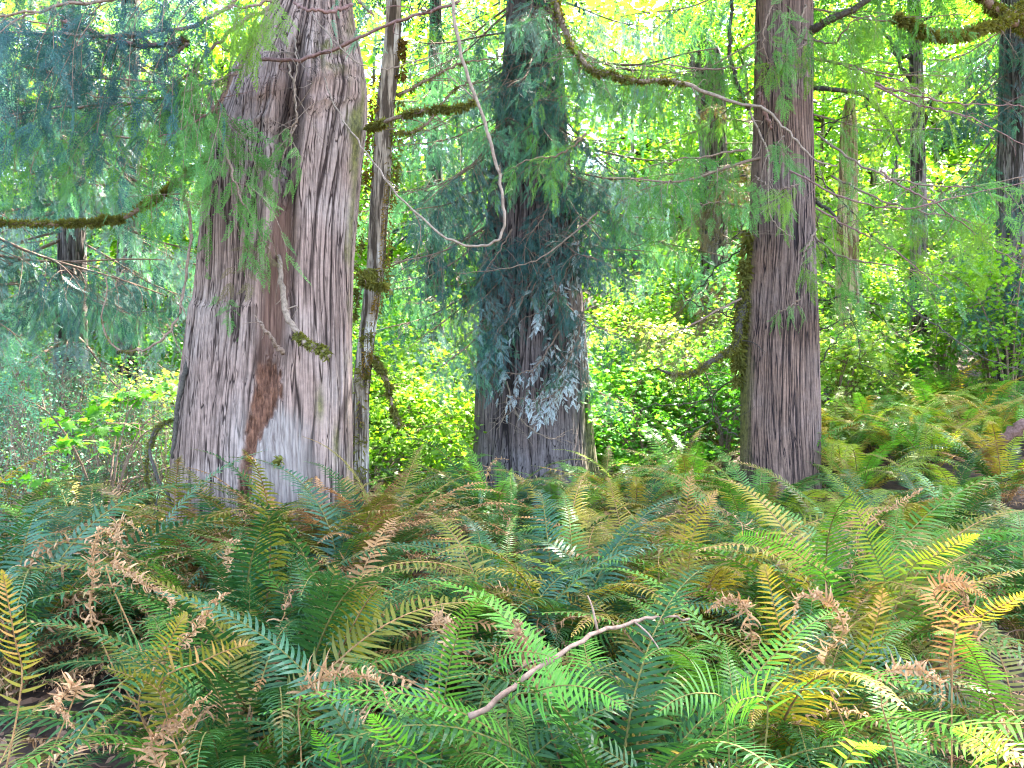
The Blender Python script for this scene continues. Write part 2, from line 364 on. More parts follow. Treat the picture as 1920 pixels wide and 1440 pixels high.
def trunk_mesh(prof, nth, nz, matl, w=.05, h=.62, depth=.02, seed=0., flute=(0, 0, 0), feat=None, twist=0., parent=None, base_flare=0.1, wav=.03):
    prof = np.array(prof, float)
    z = np.linspace(prof[0, 0], prof[-1, 0], nz)
    def ip(k):
        v = np.interp(z, prof[:, 0], prof[:, k]); ker = np.hanning(max(5, nz//22)); ker /= ker.sum(); pad = len(ker)//2
        return np.convolve(np.pad(v, pad, mode='edge'), ker, 'same')[pad:pad+nz]
    cx, cyy, r = ip(1), ip(2), ip(3)
    th = np.arange(nth)/nth*2*np.pi
    TH, ZZ = np.meshgrid(th, z)
    r0 = float(np.median(r))
    bk, n3 = bark_field(TH, ZZ, r0, w, h, seed, twist, wav)
    fl = 0
    if flute[0]:
        fl = flute[1]*np.cos(flute[0]*TH+2.2*perlin(np.cos(TH)*1.3+seed, np.sin(TH)*1.3, ZZ*.25)+flute[2])*np.exp(-(ZZ-z[0])/2.2)
    lump = .05*perlin(np.cos(TH)*1.1+seed, np.sin(TH)*1.1, ZZ*.6)+.022*perlin(np.cos(TH)*3+seed, np.sin(TH)*3, ZZ*1.3)
    rr = r[:, None]*(1+fl+lump)
    bx = cx[:, None]+np.cos(TH)*rr; by = cyy[:, None]+np.sin(TH)*rr
    A = {'wood': np.zeros_like(rr), 'pale': np.zeros_like(rr), 'rot': np.zeros_like(rr), 'moss': np.zeros_like(rr)}
    dr = 0; dscale = np.ones_like(rr)
    if feat:
        px = 960+bx/by*F; py = 720-(ZZ-CAMZ)/by*F; front = sstep(-.02, .25, -np.sin(TH))
        dr, dscale, bk = feat(px, py, front, TH, ZZ, A, bk)
    rr2 = rr+(bk-.75)*depth*dscale+n3*depth*.25*dscale+dr
    V = np.stack([cx[:, None]+np.cos(TH)*rr2, cyy[:, None]+np.sin(TH)*rr2, ZZ], -1)
    ii = np.arange(nz-1)[:, None]*nth; jj = np.arange(nth)[None]
    q = np.stack([ii+jj, ii+(jj+1) % nth, ii+nth+(jj+1) % nth, ii+nth+jj], -1).reshape(-1, 4)
    mb = MB(); mb.add(V, q)
    A['bark'] = bk
    o = mb.build('trunk', [matl], parent, True, A)
    return o, (z, cx, cyy, r)

def prof_px(rows, d):
    out = []
    for (py, xl, xr) in rows:
        out.append(((720-py)/F*d+CAMZ, ((xl+xr)/2-960)/F*d, d, (xr-xl)/2/F*d))
    out.sort(key=lambda t: t[0]); return out

# ------------------------------------------------------------------ cedar foliage
def spray_template(nl, ter, wl=.012, seed=1, curve=.16, lw=.009, lat=.25):
    """flat pinnate cedar spray, unit length on +X, in the XY plane"""
    rg = np.random.default_rng(seed); V = []; Q = []
    def strip(p, d, l, w0, w1, zz):
        n = np.array([-d[1], d[0], 0]); k = len(V); e = p+d*l+np.array([0, 0, -zz*l])
        V.extend([p-n*w0, p+n*w0, e+n*w1, e-n*w1]); Q.append([k, k+1, k+2, k+3])
    def leafl(p, d, l, wd, zz):
        n = np.array([-d[1], d[0], 0]); k = len(V)
        V.extend([p, p+d*l*.4-n*wd, p+d*l+np.array([0, 0, -zz*l]), p+d*l*.4+n*wd]); Q.append([k, k+1, k+2, k+3])
    ax = lambda s: np.array([s, .05*math.sin(s*4+seed), -curve*s*s])
    for k in range(5):
        a = ax(k/5); b_ = ax((k+1)/5); strip(a, norm((b_-a)*[1, 1, 0]), np.linalg.norm(b_-a), .009*(1-k/6), .009*(1-(k+1)/6), curve*(2*k+1)/5)
    for i in range(nl):
        s = .05+.93*i/(nl-1); side = 1 if i % 2 else -1
        l = lat*min(1, .55+s*2.2)*(1-max(0, (s-.3)/.7)**1.5*.85)*(1+.16*rg.normal())
        ang = (.98-.25*s)*side+.07*rg.normal(); d = np.array([math.cos(ang), math.sin(ang), 0]); p = ax(s); zz = .2+.25*rg.random()
        if ter == 0: leafl(p, d, l, lw*1.5, zz)
        else:
            leafl(p, d, l, lw, zz)
            for m_ in range(ter):
                u = .22+.6*(m_+.4*rg.random())/ter; q = p+d*l*u-np.array([0, 0, zz*l*u])
                for s2 in (-1, 1):
                    a2 = ang+s2*.6+.08*rg.normal(); leafl(q, np.array([math.cos(a2), math.sin(a2), 0]), l*.42*(1-u*.5), wl*.62, zz*.6)
    leafl(ax(.97), np.array([1., 0, 0]), .08, .012, .2)
    return np.array(V), np.array(Q), np.zeros((0, 3), int)
SPH = [spray_template(26, 2, .015, s, lw=.011) for s in (1, 2, 3)]
SPM = [spray_template(24, 1, .022, s, lw=.013) for s in (4, 5, 6)]
SPL = [spray_template(18, 0, .02, s, lw=.02) for s in (7, 8)]

def twig_path(p0, out, L, n, droop, rng):
    t = np.linspace(0, 1, n)[:, None]
    w_ = rng.normal(size=3)*.07*L
    ang = droop
    o = norm(out*[1, 1, .2])
    return p0+o*L*(math.cos(ang)*t+.18*np.sin(t*2.2))+np.array([0, 0, -1.])*L*math.sin(ang)*(t**1.35)+w_*np.sin(t*3.0)

def foliage(fb, tb, path, ntw, Lr, spr, tpls, rng, spread=.5, droop=(.9, 1.35), gap=.10, t0=.05, t1=1., twr=.0035, m=0):
    """twigs hanging from the branch path, each carrying sprays. fb: foliage mesh, tb: twig mesh"""
    n = len(path); Tn = norm(np.gradient(path, axis=0))
    PS, DS, NS, SS = [], [], [], []
    for k in range(ntw):
        t = t0+(t1-t0)*(k+rng.random())/ntw; i = min(n-1, int(t*(n-1)))
        p0 = path[i]; side = norm(np.cross(Tn[i], [0, 0, 1.]))*(1 if rng.random() < .5 else -1)
        out = norm(side*spread*(1+rng.normal()*.4)+Tn[i]*.5+rng.normal(size=3)*.2)
        L = Lr[0]+(Lr[1]-Lr[0])*rng.random()**1.2; L *= (1-.35*t)
        m_ = max(5, int(L/gap)); tp = twig_path(p0, out, L, m_+1, droop[0]+(droop[1]-droop[0])*rng.random(), rng)
        tube(tb, tp[::max(1, m_//6)], twr, twr*.4, 4, cap=False)
        tt = norm(np.gradient(tp, axis=0))
        s_ = norm(np.cross(tt, rng.normal(size=3)*[1, 1, .3]+1e-4)); nr = np.cross(tt, s_)
        al = np.where(np.arange(m_+1) % 2, 1., -1.)[:, None]
        dd = norm(tt*.75+s_*al*(.65+.25*rng.random((m_+1, 1)))+rng.normal(size=(m_+1, 3))*.16+np.array([0, 0, -.38]))
        sz = spr*(.65+.6*rng.random(m_+1))*(1-.45*np.linspace(0, 1, m_+1))
        PS.append(tp[1:]); DS.append(dd[1:]); NS.append((nr+rng.normal(size=nr.shape)*.35)[1:]); SS.append(sz[1:])
        PS.append(tp[-1:]); DS.append(norm(tt[-1:]+rng.normal(size=(1, 3))*.1)); NS.append(nr[-1:]); SS.append(np.array([spr*.9]))
    PS, DS, NS, SS = map(np.concatenate, (PS, DS, NS, SS))
    which = rng.integers(0, len(tpls), len(PS))
    for w_ in range(len(tpls)):
        s = which == w_
        scatter(fb, tpls[w_], frames(DS[s], NS[s]), PS[s], SS[s], m)

def moss_on(mb, path, r, dens, rng, ln=.03, hang=.5, top=True):
    """tufts of moss round a branch"""
    n = int(len(path)*dens*1.5); i = rng.integers(0, len(path)-1, n); ph = rng.random()*50
    keep = rng.random(n) < np.clip(.55+1.1*perlin(i*(7.0/len(path))+ph, 0*i+.3, 0*i+.7)+.7*perlin(i*(22.0/len(path))+ph, 0*i+.6, 0*i+.2), .06, 1)
    i = i[keep]; n = len(i); u = rng.random((n, 1))
    p = path[i]*(1-u)+path[i+1]*u; Tn = norm(path[i+1]-path[i])
    a = rng.random(n)*6.28
    A = norm(np.cross(Tn, [0.1, 0.2, 1.])); B = np.cross(Tn, A)
    d = norm(A*np.cos(a)[:, None]+B*np.sin(a)[:, None])
    if top: d = norm(d+np.array([0, 0, .35]))
    rr = r if np.isscalar(r) else np.interp(i/(len(path)-1), np.linspace(0, 1, len(r)), r)[:, None]
    p = p+d*rr*.85
    dd = norm(d*.8+np.array([0, 0, -hang])+rng.normal(size=(n, 3))*.45)
    tpl = (np.array([[0, -.16, 0], [.6, -.12, .05], [1, 0, -.1], [.6, .12, .05], [0, .16, 0]]), np.array([[0, 1, 3, 4]]), np.array([[1, 2, 3]]))
    scatter(mb, tpl, frames(dd, rng.normal(size=(n, 3))), p, ln*(.45+1.9*rng.random(n)**2.5))

def knobbly(path, rng, amt=.012):
    n = len(path); w_ = rng.normal(size=(n, 3))*amt
    w_[0] = 0; return path+w_

def limb(tree, name, pts, r0, r1, matl, ns=7, n=26, rough=.08, side_twigs=0, label=None, amt=.006, rng=R, moss=None, mossr=1.0):
    """a bare limb or dead branch, one part; moss is a sub-part"""
    path = knobbly(catmull(np.asarray(pts), n), rng, amt)
    mb = MB(); tube(mb, path, r0, r1, ns, rough=rough, rng=rng)
    Tn = norm(np.gradient(path, axis=0))
    r0s = r0
    for k in range(int(side_twigs*1.7)+2):
        i = rng.integers(2, n-2); d = norm(Tn[i]*.5+norm(rng.normal(size=3))); L = .08+.45*rng.random()**2
        q = catmull([path[i], path[i]+d*L*.5+rng.normal(size=3)*.03, path[i]+d*L+[0, 0, -.1*L]], 6)
        rr = r0+(r1-r0)*i/n; tube(mb, q, min(rr*.5, .007), .0012, 4)
        if L > .2: tube(mb, catmull([q[3], q[3]+norm(d+rng.normal(size=3)*.7)*L*.3, q[3]+norm(d+rng.normal(size=3)*.7)*L*.5], 5), min(rr*.3, .003), .001, 3)
    o = mb.build(name, [matl], tree, True)
    if label: o['label'] = label
    if moss:
        m2 = MB(); seg = path[int(moss[0]*n):max(int(moss[1]*n), int(moss[0]*n)+3)]
        fine = catmull(seg, len(seg)*3)
        moss_on(m2, fine, np.linspace(r0, r1, 9)*mossr, moss[2]*1.3, rng, moss[3]*.62, moss[4] if len(moss) > 4 else .5)
        m2.build('moss', [M[moss[5] if len(moss) > 5 else 'moss']], o)
    return o, path

def leafy_branch(tree, pts, r0, r1, ntw, Lr, spr, tpls, matf, rng, matb='twig', n=24, spread=.5, droop=(.9, 1.35), gap=.10, t0=.05, label=None, moss=None):
    path = knobbly(catmull(np.asarray(pts), n), rng, .008)
    tb = MB(); fb = MB()
    tube(tb, path, r0, r1, 6, rough=.06)
    foliage(fb, tb, path, ntw, Lr, spr, tpls, rng, spread, droop, gap, t0)
    o = tb.build('branch', [M[matb]], tree, True)
    if label: o['label'] = label
    fb.build('foliage', [M[matf]], o)
    if moss:
        m2 = MB(); moss_on(m2, catmull(path, n*3), (r0+r1)/2, moss[0], rng, moss[1]); m2.build('moss', [M['moss']], o)
    return o

# prototype branches, length about 1 along +X, drooping then lifting at the tip
def proto_branch(seed, tpls, L, ntw, Lr, spr, gap):
    rg = np.random.default_rng(seed)
    t = np.linspace(0, 1, 18)[:, None]
    path = np.concatenate([t*L, .1*L*np.sin(t*2.5+seed)*t, L*(-.34*t+.16*t*t)+.03*np.sin(9*t)], 1)
    tb = MB(); fb = MB(); tube(tb, path, .022, .006, 6)
    for sd in (-1, 1):
        for k in range(2):
            i = 5+k*5; sub = np.stack([path[i]+np.array([.55*u, sd*.6*u, -.28*u*u])*L*.38 for u in np.linspace(0, 1, 8)])
            tube(tb, sub, .009, .003, 5)
            foliage(fb, tb, sub, max(3, ntw//6), (Lr[0]*.8, Lr[1]*.8), spr, tpls, rg, .5, gap=gap)
    foliage(fb, tb, path, ntw, Lr, spr, tpls, rg, .6, gap=gap, t0=.12)
    return tb.mesh('branch', [M['twig']], True), fb.mesh('foliage', [M['fol_green']])
PBM = [proto_branch(20+s, SPM, 2.6, 20, (.45, 1.05), .30, .10) for s in range(5)]
PBL = [proto_branch(40+s, SPL, 3.0, 22, (.5, 1.1), .4, .15) for s in range(3)]

def put_branch(tree, protos, loc, rz, scale, matf, rng, tilt=0., matb=None):
    b_, f_ = protos[rng.integers(0, len(protos))]
    o = put('branch', b_, tree, loc, (0, tilt, rz), scale)
    f = put('foliage', f_, o)
    f.material_slots[0].link = 'OBJECT'; f.material_slots[0].material = M[matf]
    return o

def auto_branches(tree, pf, n, zr, azr, sr, mats, rng, protos=None, inset=.7, tilt=(-.15, .3)):
    z, cx, cyy, r = pf
    for k in range(n):
        zz = zr[0]+(zr[1]-zr[0])*(k+rng.random())/n
        a = azr[0]+(azr[1]-azr[0])*rng.random()
        i = np.argmin(abs(z-zz)); loc = (cx[i]+math.cos(a)*r[i]*inset, cyy[i]+math.sin(a)*r[i]*inset, zz)
        put_branch(tree, protos or PBM, loc, a, sr[0]+(sr[1]-sr[0])*rng.random(), mats[rng.integers(0, len(mats))], rng, tilt[0]+(tilt[1]-tilt[0])*rng.random())

def crown(tree, cx, cyy, z0, z1, rmax, n, matf, rng, spr=.66):  # unseen crown, added and thinned for the shade it casts
    """upper crown of a conifer, above the picture"""
    n = int(n*1.9)
    u = rng.random(n)**.8; zz = z0+(z1-z0)*u
    prof = rmax*(np.minimum(1, (u+.12)/.22))*(1-u)**.75+.15
    rr = prof*np.sqrt(rng.random(n)); a = rng.random(n)*6.283
    # clump by branch whorls
    a = a+.5*np.sin(a*5+np.floor(zz*1.6)*2.4)
    p = np.stack([cx+np.cos(a)*rr, cyy+np.sin(a)*rr, zz-.22*rr+.12*rng.normal(size=n)], -1)
    d = np.stack([np.cos(a), np.sin(a), np.full(n, -.75)], -1)+rng.normal(size=(n, 3))*.35
    mb = MB(); k = rng.integers(0, 2, n)
    for w_ in range(2): scatter(mb, SPM[w_], frames(d[k == w_], rng.normal(size=((k == w_).sum(), 3))+[0, 0, .8]), p[k == w_], spr*(.6+.7*rng.random((k == w_).sum())))
    return mb.build('crown', [M[matf]], tree)

# ---- left great cedar
rg = np.random.default_rng(101)
LD = 7.0
rows = [(1130, 312, 676), (1060, 320, 668), (940, 335, 660), (800, 346, 657), (650, 362, 658), (560, 374, 661), (400, 386, 667), (300, 392, 675), (230, 410, 684), (180, 425, 684), (140, 442, 682), (105, 462, 675), (60, 494, 665), (0, 528, 656), (-120, 546, 648)]
prof = prof_px(rows, LD)
zt = prof[-1]
prof += [(9, zt[1]+.05, LD, .2), (14, zt[1], LD, .12), (19, zt[1], LD, .03)]
prof[0] = (-.35,)+prof[0][1:]
def feat_left(px, py, fr, TH, ZZ, A, bk):
    ip = lambda y, k, v: np.interp(y, k, v)
    wob = perlin(px*.02, py*.008, px*0+.5)*8+perlin(px*.06, py*.03, px*0+2.5)*4
    ys = [60, 100, 150, 200, 250, 330, 400, 470, 520, 600, 660, 700, 745]
    xg = ip(py, ys, [560, 553, 549, 541, 533, 536, 531, 526, 521, 512, 509, 505, 502]); hw = ip(py, ys, [8, 13, 17, 20, 22, 17, 19, 22, 25, 26, 25, 20, 12])
    dp = ip(py, ys, [.06, .18, .28, .34, .34, .18, .085, .075, .07, .07, .10, .05, 0])*sstep(40, 80, py)
    dxp = (px+wob*.5-xg)/hw
    g = np.exp(-np.abs(dxp)**4)*fr
    dr = -dp*np.exp(-np.abs(dxp*.85)**3)*fr
    lip = .035*np.exp(-((np.abs(dxp)-1.6)/.55)**2)*fr*sstep(120, 220, py)*(1-sstep(640, 720, py)); dr = dr+lip
    A['wood'][:] = np.clip(g*1.3, 0, 1)*sstep(340, 390, py)*(1-sstep(640, 690, py))
    xl = ip(py, [680, 740, 800, 860, 940], [486, 479, 464, 455, 447]); xr = ip(py, [680, 740, 780, 820, 860, 940], [526, 528, 512, 488, 470, 461])
    wb2 = wob+perlin(px*.16, py*.07, px*0+7)*7
    rot = sstep(-5, 4, px+wb2*.7-xl)*(1-sstep(-6, 6, px+wb2*1.3-xr))*fr*sstep(668, 690, py)
    A['rot'][:] = np.maximum(rot, np.clip(g, 0, 1)*.55*sstep(640, 690, py)*(1-sstep(730, 745, py)))
    dr = dr-.05*rot*(.6+.9*perlin(px*.10, py*.035, px*0)+.5*perlin(px*.25, py*.12, px*0+5))
    pale = sstep(-8, 10, px+wob-xl-8)*(1-sstep(-30, 30, px+wob*2-ip(py, [740, 800, 960], [520, 575, 600])))*sstep(735, 800, py+wob*2)*fr*(1-rot)
    slab = (1-sstep(-30, 0, xl-px))*0
    A['pale'][:] = np.clip(pale*.85+.45*sstep(.1, .4, perlin(px*.012, py*.004, px*0+8))*fr*sstep(400, 470, px)*(1-sstep(455, 480, px))*sstep(700, 760, py), 0, 1)
    low = sstep(-12, 6, py-572+wob)*(1-sstep(478, 498, px))*fr
    dr = dr+.022*low+.02*(1-sstep(0, 14, px-xl))*sstep(-60, 0, px-xl)*sstep(690, 730, py)*fr
    # gnarled swirl under the fork
    sw = np.exp(-(((px-600)/85)**2+((py-165)/55)**2))*fr+.8*np.exp(-(((px-500)/45)**2+((py-215)/70)**2))*fr
    dr = dr+.05*np.exp(-(((px-592)/60)**2+((py-160)/38)**2))*fr+sw*.02*np.sin(py*.11+px*.03+perlin(px*.03, py*.03, px*0)*3)
    bk = np.clip(bk*(1-.5*pale*.6), 0, 1)
    bk = np.where(rot > .5, bk*.5+.3, bk)
    A['moss'][:] = np.clip(.9*sstep(642, 668, px+wob)*sstep(.0, .35, perlin(px*.02, py*.012, px*0+4)+.15)*fr+.7*np.exp(-(((px-625)/28)**2+((py-100)/35)**2))*fr*sstep(-.2, .2, perlin(px*.05, py*.05, px*0)), 0, 1)
    A['moss'][:] = np.maximum(A['moss'], (.8*np.exp(-(((px-600)/7)**2+((py-760)/28)**2))+.7*np.exp(-(((px-630)/6)**2+((py-830)/30)**2)))*fr)
    dsc = 1-.65*np.clip(pale+rot+A['wood'], 0, 1)
    return dr, dsc, bk
left = empty('cedar_tree', (0, 0, 0))
tag(left, 'great grey cedar with a split trunk and brown rotten scar, largest trunk on the left', 'tree', 'old cedars standing in the ferns')
_, PFL = trunk_mesh(prof, 1100, 900, M['bark_left'], w=.022, h=2.0, depth=.015, seed=1.7, feat=feat_left, parent=left, twist=.02, wav=.022)
# mossy knot in the scar
mb = MB(); kp = PP([(516, 885, 6.42), (519, 868, 6.33), (526, 858, 6.27)]); tube(mb, catmull(kp, 8), .03, .018, 8, rough=.15)
moss_on(mb, catmull(kp, 12), .022, 12, rg, .025, .6); mb.build('knot', [M['moss']], left, True)
# scar branch with hanging moss club, snapped stub
limb(left, 'dead_branch', PP([(522, 480, 6.47), (528, 530, 6.36), (536, 585, 6.25), (552, 615, 6.2), (572, 640, 6.16), (598, 652, 6.14), (617, 668, 6.12)]), .022, .024, M['paletwig'], moss=(.58, 1, 55, .03, .8), mossr=1.3, rg=None) if False else None
limb(left, 'dead_branch', PP([(522, 480, 6.47), (528, 530, 6.36), (536, 585, 6.25), (552, 615, 6.2), (572, 640, 6.16), (598, 652, 6.14), (617, 668, 6.12)]), .020, .022, M['paletwig'], rng=rg, moss=(.56, 1, 55, .032, .8), mossr=1.35, label='crooked dead branch ending in a club of moss')
limb(left, 'dead_branch', PP([(478, 592, 6.25), (500, 622, 6.22), (530, 662, 6.35)]), .006, .020, M['twig'], rng=rg, label='short snapped stub leaning in the cleft')
limb(left, 'dead_branch', PP([(862, 2, 5.6), (800, 22, 5.75), (740, 42, 5.85), (690, 62, 5.95), (640, 85, 6.05), (590, 104, 6.1), (540, 113, 6.12), (488, 112, 6.2)]), .010, .015, M['redtwig'], rng=rg, side_twigs=4, label='long bare reddish branch crossing the fork')
limb(left, 'dead_branch', PP([(660, 8, 6.0), (620, 22, 5.9), (580, 18, 5.85), (552, 6, 6.0)]), .014, .010, M['redtwig'], rng=rg)
limb(left, 'dead_branch', PP([(350, 72, 5.9), (325, 82, 5.85), (280, 86, 5.8), (215, 76, 5.75), (160, 55, 5.7), (110, 36, 5.65)]), .022, .010, M['redtwig'], rng=rg, moss=(0, .3, 30, .03), side_twigs=3)
limb(left, 'dead_branch', PP([(352, 82, 5.9), (320, 105, 5.85), (290, 126, 5.8)]), .016, .010, M['paletwig'], rng=rg)
limb(left, 'dead_branch', PP([(400, 290, 6.75), (372, 312, 6.6), (335, 340, 6.5), (295, 370, 6.4), (235, 404, 6.3), (180, 416, 6.2), (100, 420, 6.15), (0, 418, 6.1), (-90, 415, 6.0)]), .024, .011, M['twig'], rng=rg, n=40, moss=(0, .9, 110, .030, .1), label='long low limb furred with moss along its top')
limb(left, 'dead_branch', PP([(337, 335, 6.45), (345, 365, 6.3), (357, 420, 6.25), (352, 500, 6.2), (340, 575, 6.15), (318, 622, 6.1), (285, 648, 6.1), (240, 659, 6.1), (205, 640, 6.1), (192, 600, 6.1), (200, 540, 6.1), (198, 520, 6.1)]), .014, .004, M['twig'], rng=rg, n=48, side_twigs=6, moss=(.55, .85, 20, .016, .9), label='drooping branch curling up in a hook')
limb(left, 'dead_branch', PP([(690, 242, 6.9), (705, 236, 6.7), (740, 222, 6.5), (800, 206, 6.4), (860, 202, 6.3), (890, 190, 6.3)]), .022, .008, M['twig'], rng=rg, n=30, moss=(0, 1, 60, .035, .6), side_twigs=3, label='mossy limb reaching right from the trunk')
limb(left, 'dead_branch', PP([(608, 145, 6.25), (625, 195, 6.1), (660, 250, 6.0), (705, 310, 5.9), (760, 380, 5.8), (830, 440, 5.7), (885, 462, 5.65), (925, 455, 5.6), (944, 430, 5.6), (944, 380, 5.6), (932, 310, 5.6), (905, 220, 5.6), (872, 130, 5.6), (850, 20, 5.6), (846, -40, 5.6)]), .005, .013, M['paletwig'], rng=rg, n=64, side_twigs=5, label='long thin dead shoot sweeping down in a loop')
limb(left, 'dead_branch', PP([(536, 70, 6.3), (540, 110, 6.15), (550, 160, 6.1), (556, 215, 6.1), (545, 245, 6.15), (533, 270, 6.2)]), .009, .004, M['paletwig'], rng=rg, side_twigs=5)
limb(left, 'dead_branch', PP([(552, 70, 6.3), (557, 120, 6.1), (553, 180, 6.1), (552, 240, 6.15), (528, 300, 6.2)]), .007, .003, M['paletwig'], rng=rg, side_twigs=4)
limb(left, 'dead_branch', PP([(585, 25, 6.2), (625, 75, 6.0), (668, 115, 5.9), (720, 130, 5.9), (765, 118, 5.9), (830, 100, 5.9)]), .005, .004, M['paletwig'], rng=rg)
limb(left, 'dead_branch', PP([(440, 70, 6.1), (425, 160, 5.95), (400, 205, 5.9), (345, 240, 5.85), (300, 258, 5.8)]), .009, .004, M['redtwig'], rng=rg, side_twigs=7)
limb(left, 'dead_branch', PP([(98, 90, 5.6), (105, 130, 5.6), (150, 172, 5.65), (220, 183, 5.7), (290, 184, 5.75), (325, 178, 5.8)]), .005, .004, M['paletwig'], rng=rg)
limb(left, 'dead_branch', PP([(366, 630, 6.75), (352, 680, 6.6), (338, 740, 6.5), (330, 800, 6.45), (322, 858, 6.4)]), .026, .012, M['darktwig'], rng=rg, label='dark dead limb hanging along the left edge of the trunk')
limb(left, 'dead_branch', PP([(352, 785, 6.8), (315, 790, 6.6), (287, 815, 6.5), (280, 850, 6.4), (298, 900, 6.35), (325, 948, 6.35)]), .010, .013, M['darktwig'], rng=rg, moss=(0, .6, 26, .022, .5))
limb(left, 'dead_branch', PP([(300, 800, 6.55), (276, 860, 6.5), (278, 910, 6.45), (300, 960, 6.4)]), .007, .006, M['darktwig'], rng=rg, moss=(0, .9, 20, .02, .6))
# leafy limbs of the left cedar
lb = lambda pts, n, Lr, mf, spr=.30, r0=.018, **kw: leafy_branch(left, PP(pts), r0, .006, n, Lr, spr, SPH, mf, rg, **kw)
lb([(520, -60, 6.3), (430, -30, 5.9), (330, -20, 5.6), (200, 0, 5.3), (60, 20, 5.1), (-80, 40, 5.0)], 30, (.5, 1.05), 'fol_blue', t0=.22)
lb([(480, -40, 6.3), (400, 30, 6.0), (300, 60, 5.8), (180, 70, 5.6), (40, 60, 5.5), (-60, 70, 5.4)], 26, (.5, 1.1), 'fol_blue', t0=.2)
lb([(440, 140, 6.7), (350, 170, 6.4), (250, 190, 6.2), (120, 200, 6.0), (0, 220, 5.9)], 24, (.45, .95), 'fol_green')
lb([(510, 10, 6.4), (430, 60, 6.0), (380, 110, 5.85), (350, 150, 5.8)], 12, (.7, 1.45), 'fol_green', spread=.5, t0=.42)
lb([(510, 40, 6.35), (455, 110, 6.05), (425, 170, 5.95), (405, 220, 5.95)], 10, (.6, 1.35), 'fol_green', spread=.35, t0=.4, label='long drooping spray hanging over the pale left lobe')
lb([(560, -40, 6.2), (520, -10, 5.9), (480, 10, 5.75), (430, 15, 5.7)], 10, (.3, .6), 'fol_yellow', spread=.35, t0=.3)
lb([(388, 170, 6.3), (410, 240, 6.1), (435, 320, 6.0), (455, 390, 6.0)], 11, (.4, .85), 'fol_green', spread=.45)
lb([(556, 235, 6.25), (545, 255, 6.15), (535, 275, 6.1)], 5, (.28, .5), 'fol_green', spr=.2, spread=.25, r0=.007)
lb([(510, 400, 6.5), (505, 440, 6.35), (500, 470, 6.3)], 4, (.3, .5), 'fol_rust', spr=.2, spread=.3, r0=.006)
lb([(395, 500, 6.75), (410, 540, 6.5), (430, 570, 6.4)], 6, (.2, .42), 'fol_green', spr=.2, spread=.6, r0=.008)
lb([(640, -30, 6.6), (680, 10, 6.4), (700, 30, 6.3)], 6, (.25, .5), 'fol_teal', spr=.2, spread=.4)
crown(left, zt[1], LD, 6.0, 19, 3.2, 3000, 'fol_blue', rg)

# ---- thin mossy maple stem behind the great cedar
rg = np.random.default_rng(102)
MD = 8.6
ml = empty('maple_tree', (0, 0, 0)); tag(ml, 'thin leaning maple stem with orange moss, close behind the great cedar', 'tree')
mp_ = [(1000, 660, 690), (740, 660, 692), (640, 672, 702), (500, 688, 722), (380, 694, 728), (300, 700, 734), (200, 706, 740), (120, 716, 750), (60, 722, 752), (0, 724, 752), (-200, 730, 752)]
pr = prof_px(mp_, MD); pr[0] = (-.2,)+pr[0][1:]; pr += [(9, -1.15, MD, .05)]
_, PFM = trunk_mesh(pr, 90, 300, M['bark_maple'], w=.05, depth=.006, seed=5.2, parent=ml)
def stem_moss(tree, pts, r, dens, ln, mt, off=(.9, 0, 0)):
    mb = MB(); pa = catmull(PP(pts), 40)+np.array(off)*r; moss_on(mb, pa, r*.7, dens, rg, ln, .5, False); mb.build('moss', [M[mt]], tree)
stem_moss(ml, [(735, 75, MD), (737, 110, MD), (735, 150, MD)], .075, 50, .03, 'mossorange')
stem_moss(ml, [(735, 300, MD-.05), (722, 500, MD-.05), (706, 600, MD-.05), (688, 690, MD-.05), (676, 800, MD)], .06, 60, .02, 'mossorange', (-.1, -.9, 0))
stem_moss(ml, [(692, 320, MD), (686, 400, MD), (678, 520, MD), (668, 600, MD)], .06, 60, .03, 'moss', (-.9, -.3, 0))
stem_moss(ml, [(738, 190, MD), (728, 300, MD), (718, 420, MD), (706, 560, MD)], .07, 40, .035, 'moss', (.85, -.4, 0))
stem_moss(ml, [(715, 140, MD), (706, 260, MD), (700, 360, MD)], .06, 50, .03, 'mossorange', (-.7, -.6, 0))
stem_moss(ml, [(690, 600, MD), (678, 700, MD), (672, 820, MD), (674, 930, MD)], .07, 60, .03, 'moss', (.3, -.9, 0))
limb(ml, 'branch', PP([(705, 520, MD), (690, 510, MD-.3), (680, 525, MD-.5), (735, 545, MD-.6)]), .02, .012, M['twig'], rng=rg, moss=(0, 1, 60, .05, .9))
limb(ml, 'branch', PP([(690, 660, MD), (720, 700, MD-.1), (735, 760, MD-.1), (752, 800, MD-.2)]), .022, .012, M['twig'], rng=rg, moss=(0, 1, 30, .05, .9))
limb(ml, 'branch', PP([(745, 180, MD), (800, 150, MD+.2), (860, 120, MD+.4), (930, 110, MD+.5)]), .018, .006, M['twig'], rng=rg, side_twigs=8, moss=(0, .8, 24, .03, .8))
limb(ml, 'branch', PP([(742, 250, MD), (790, 240, MD+.2), (850, 170, MD+.4), (900, 150, MD+.5)]), .016, .006, M['twig'], rng=rg, side_twigs=8, moss=(0, .8, 24, .03, .8))

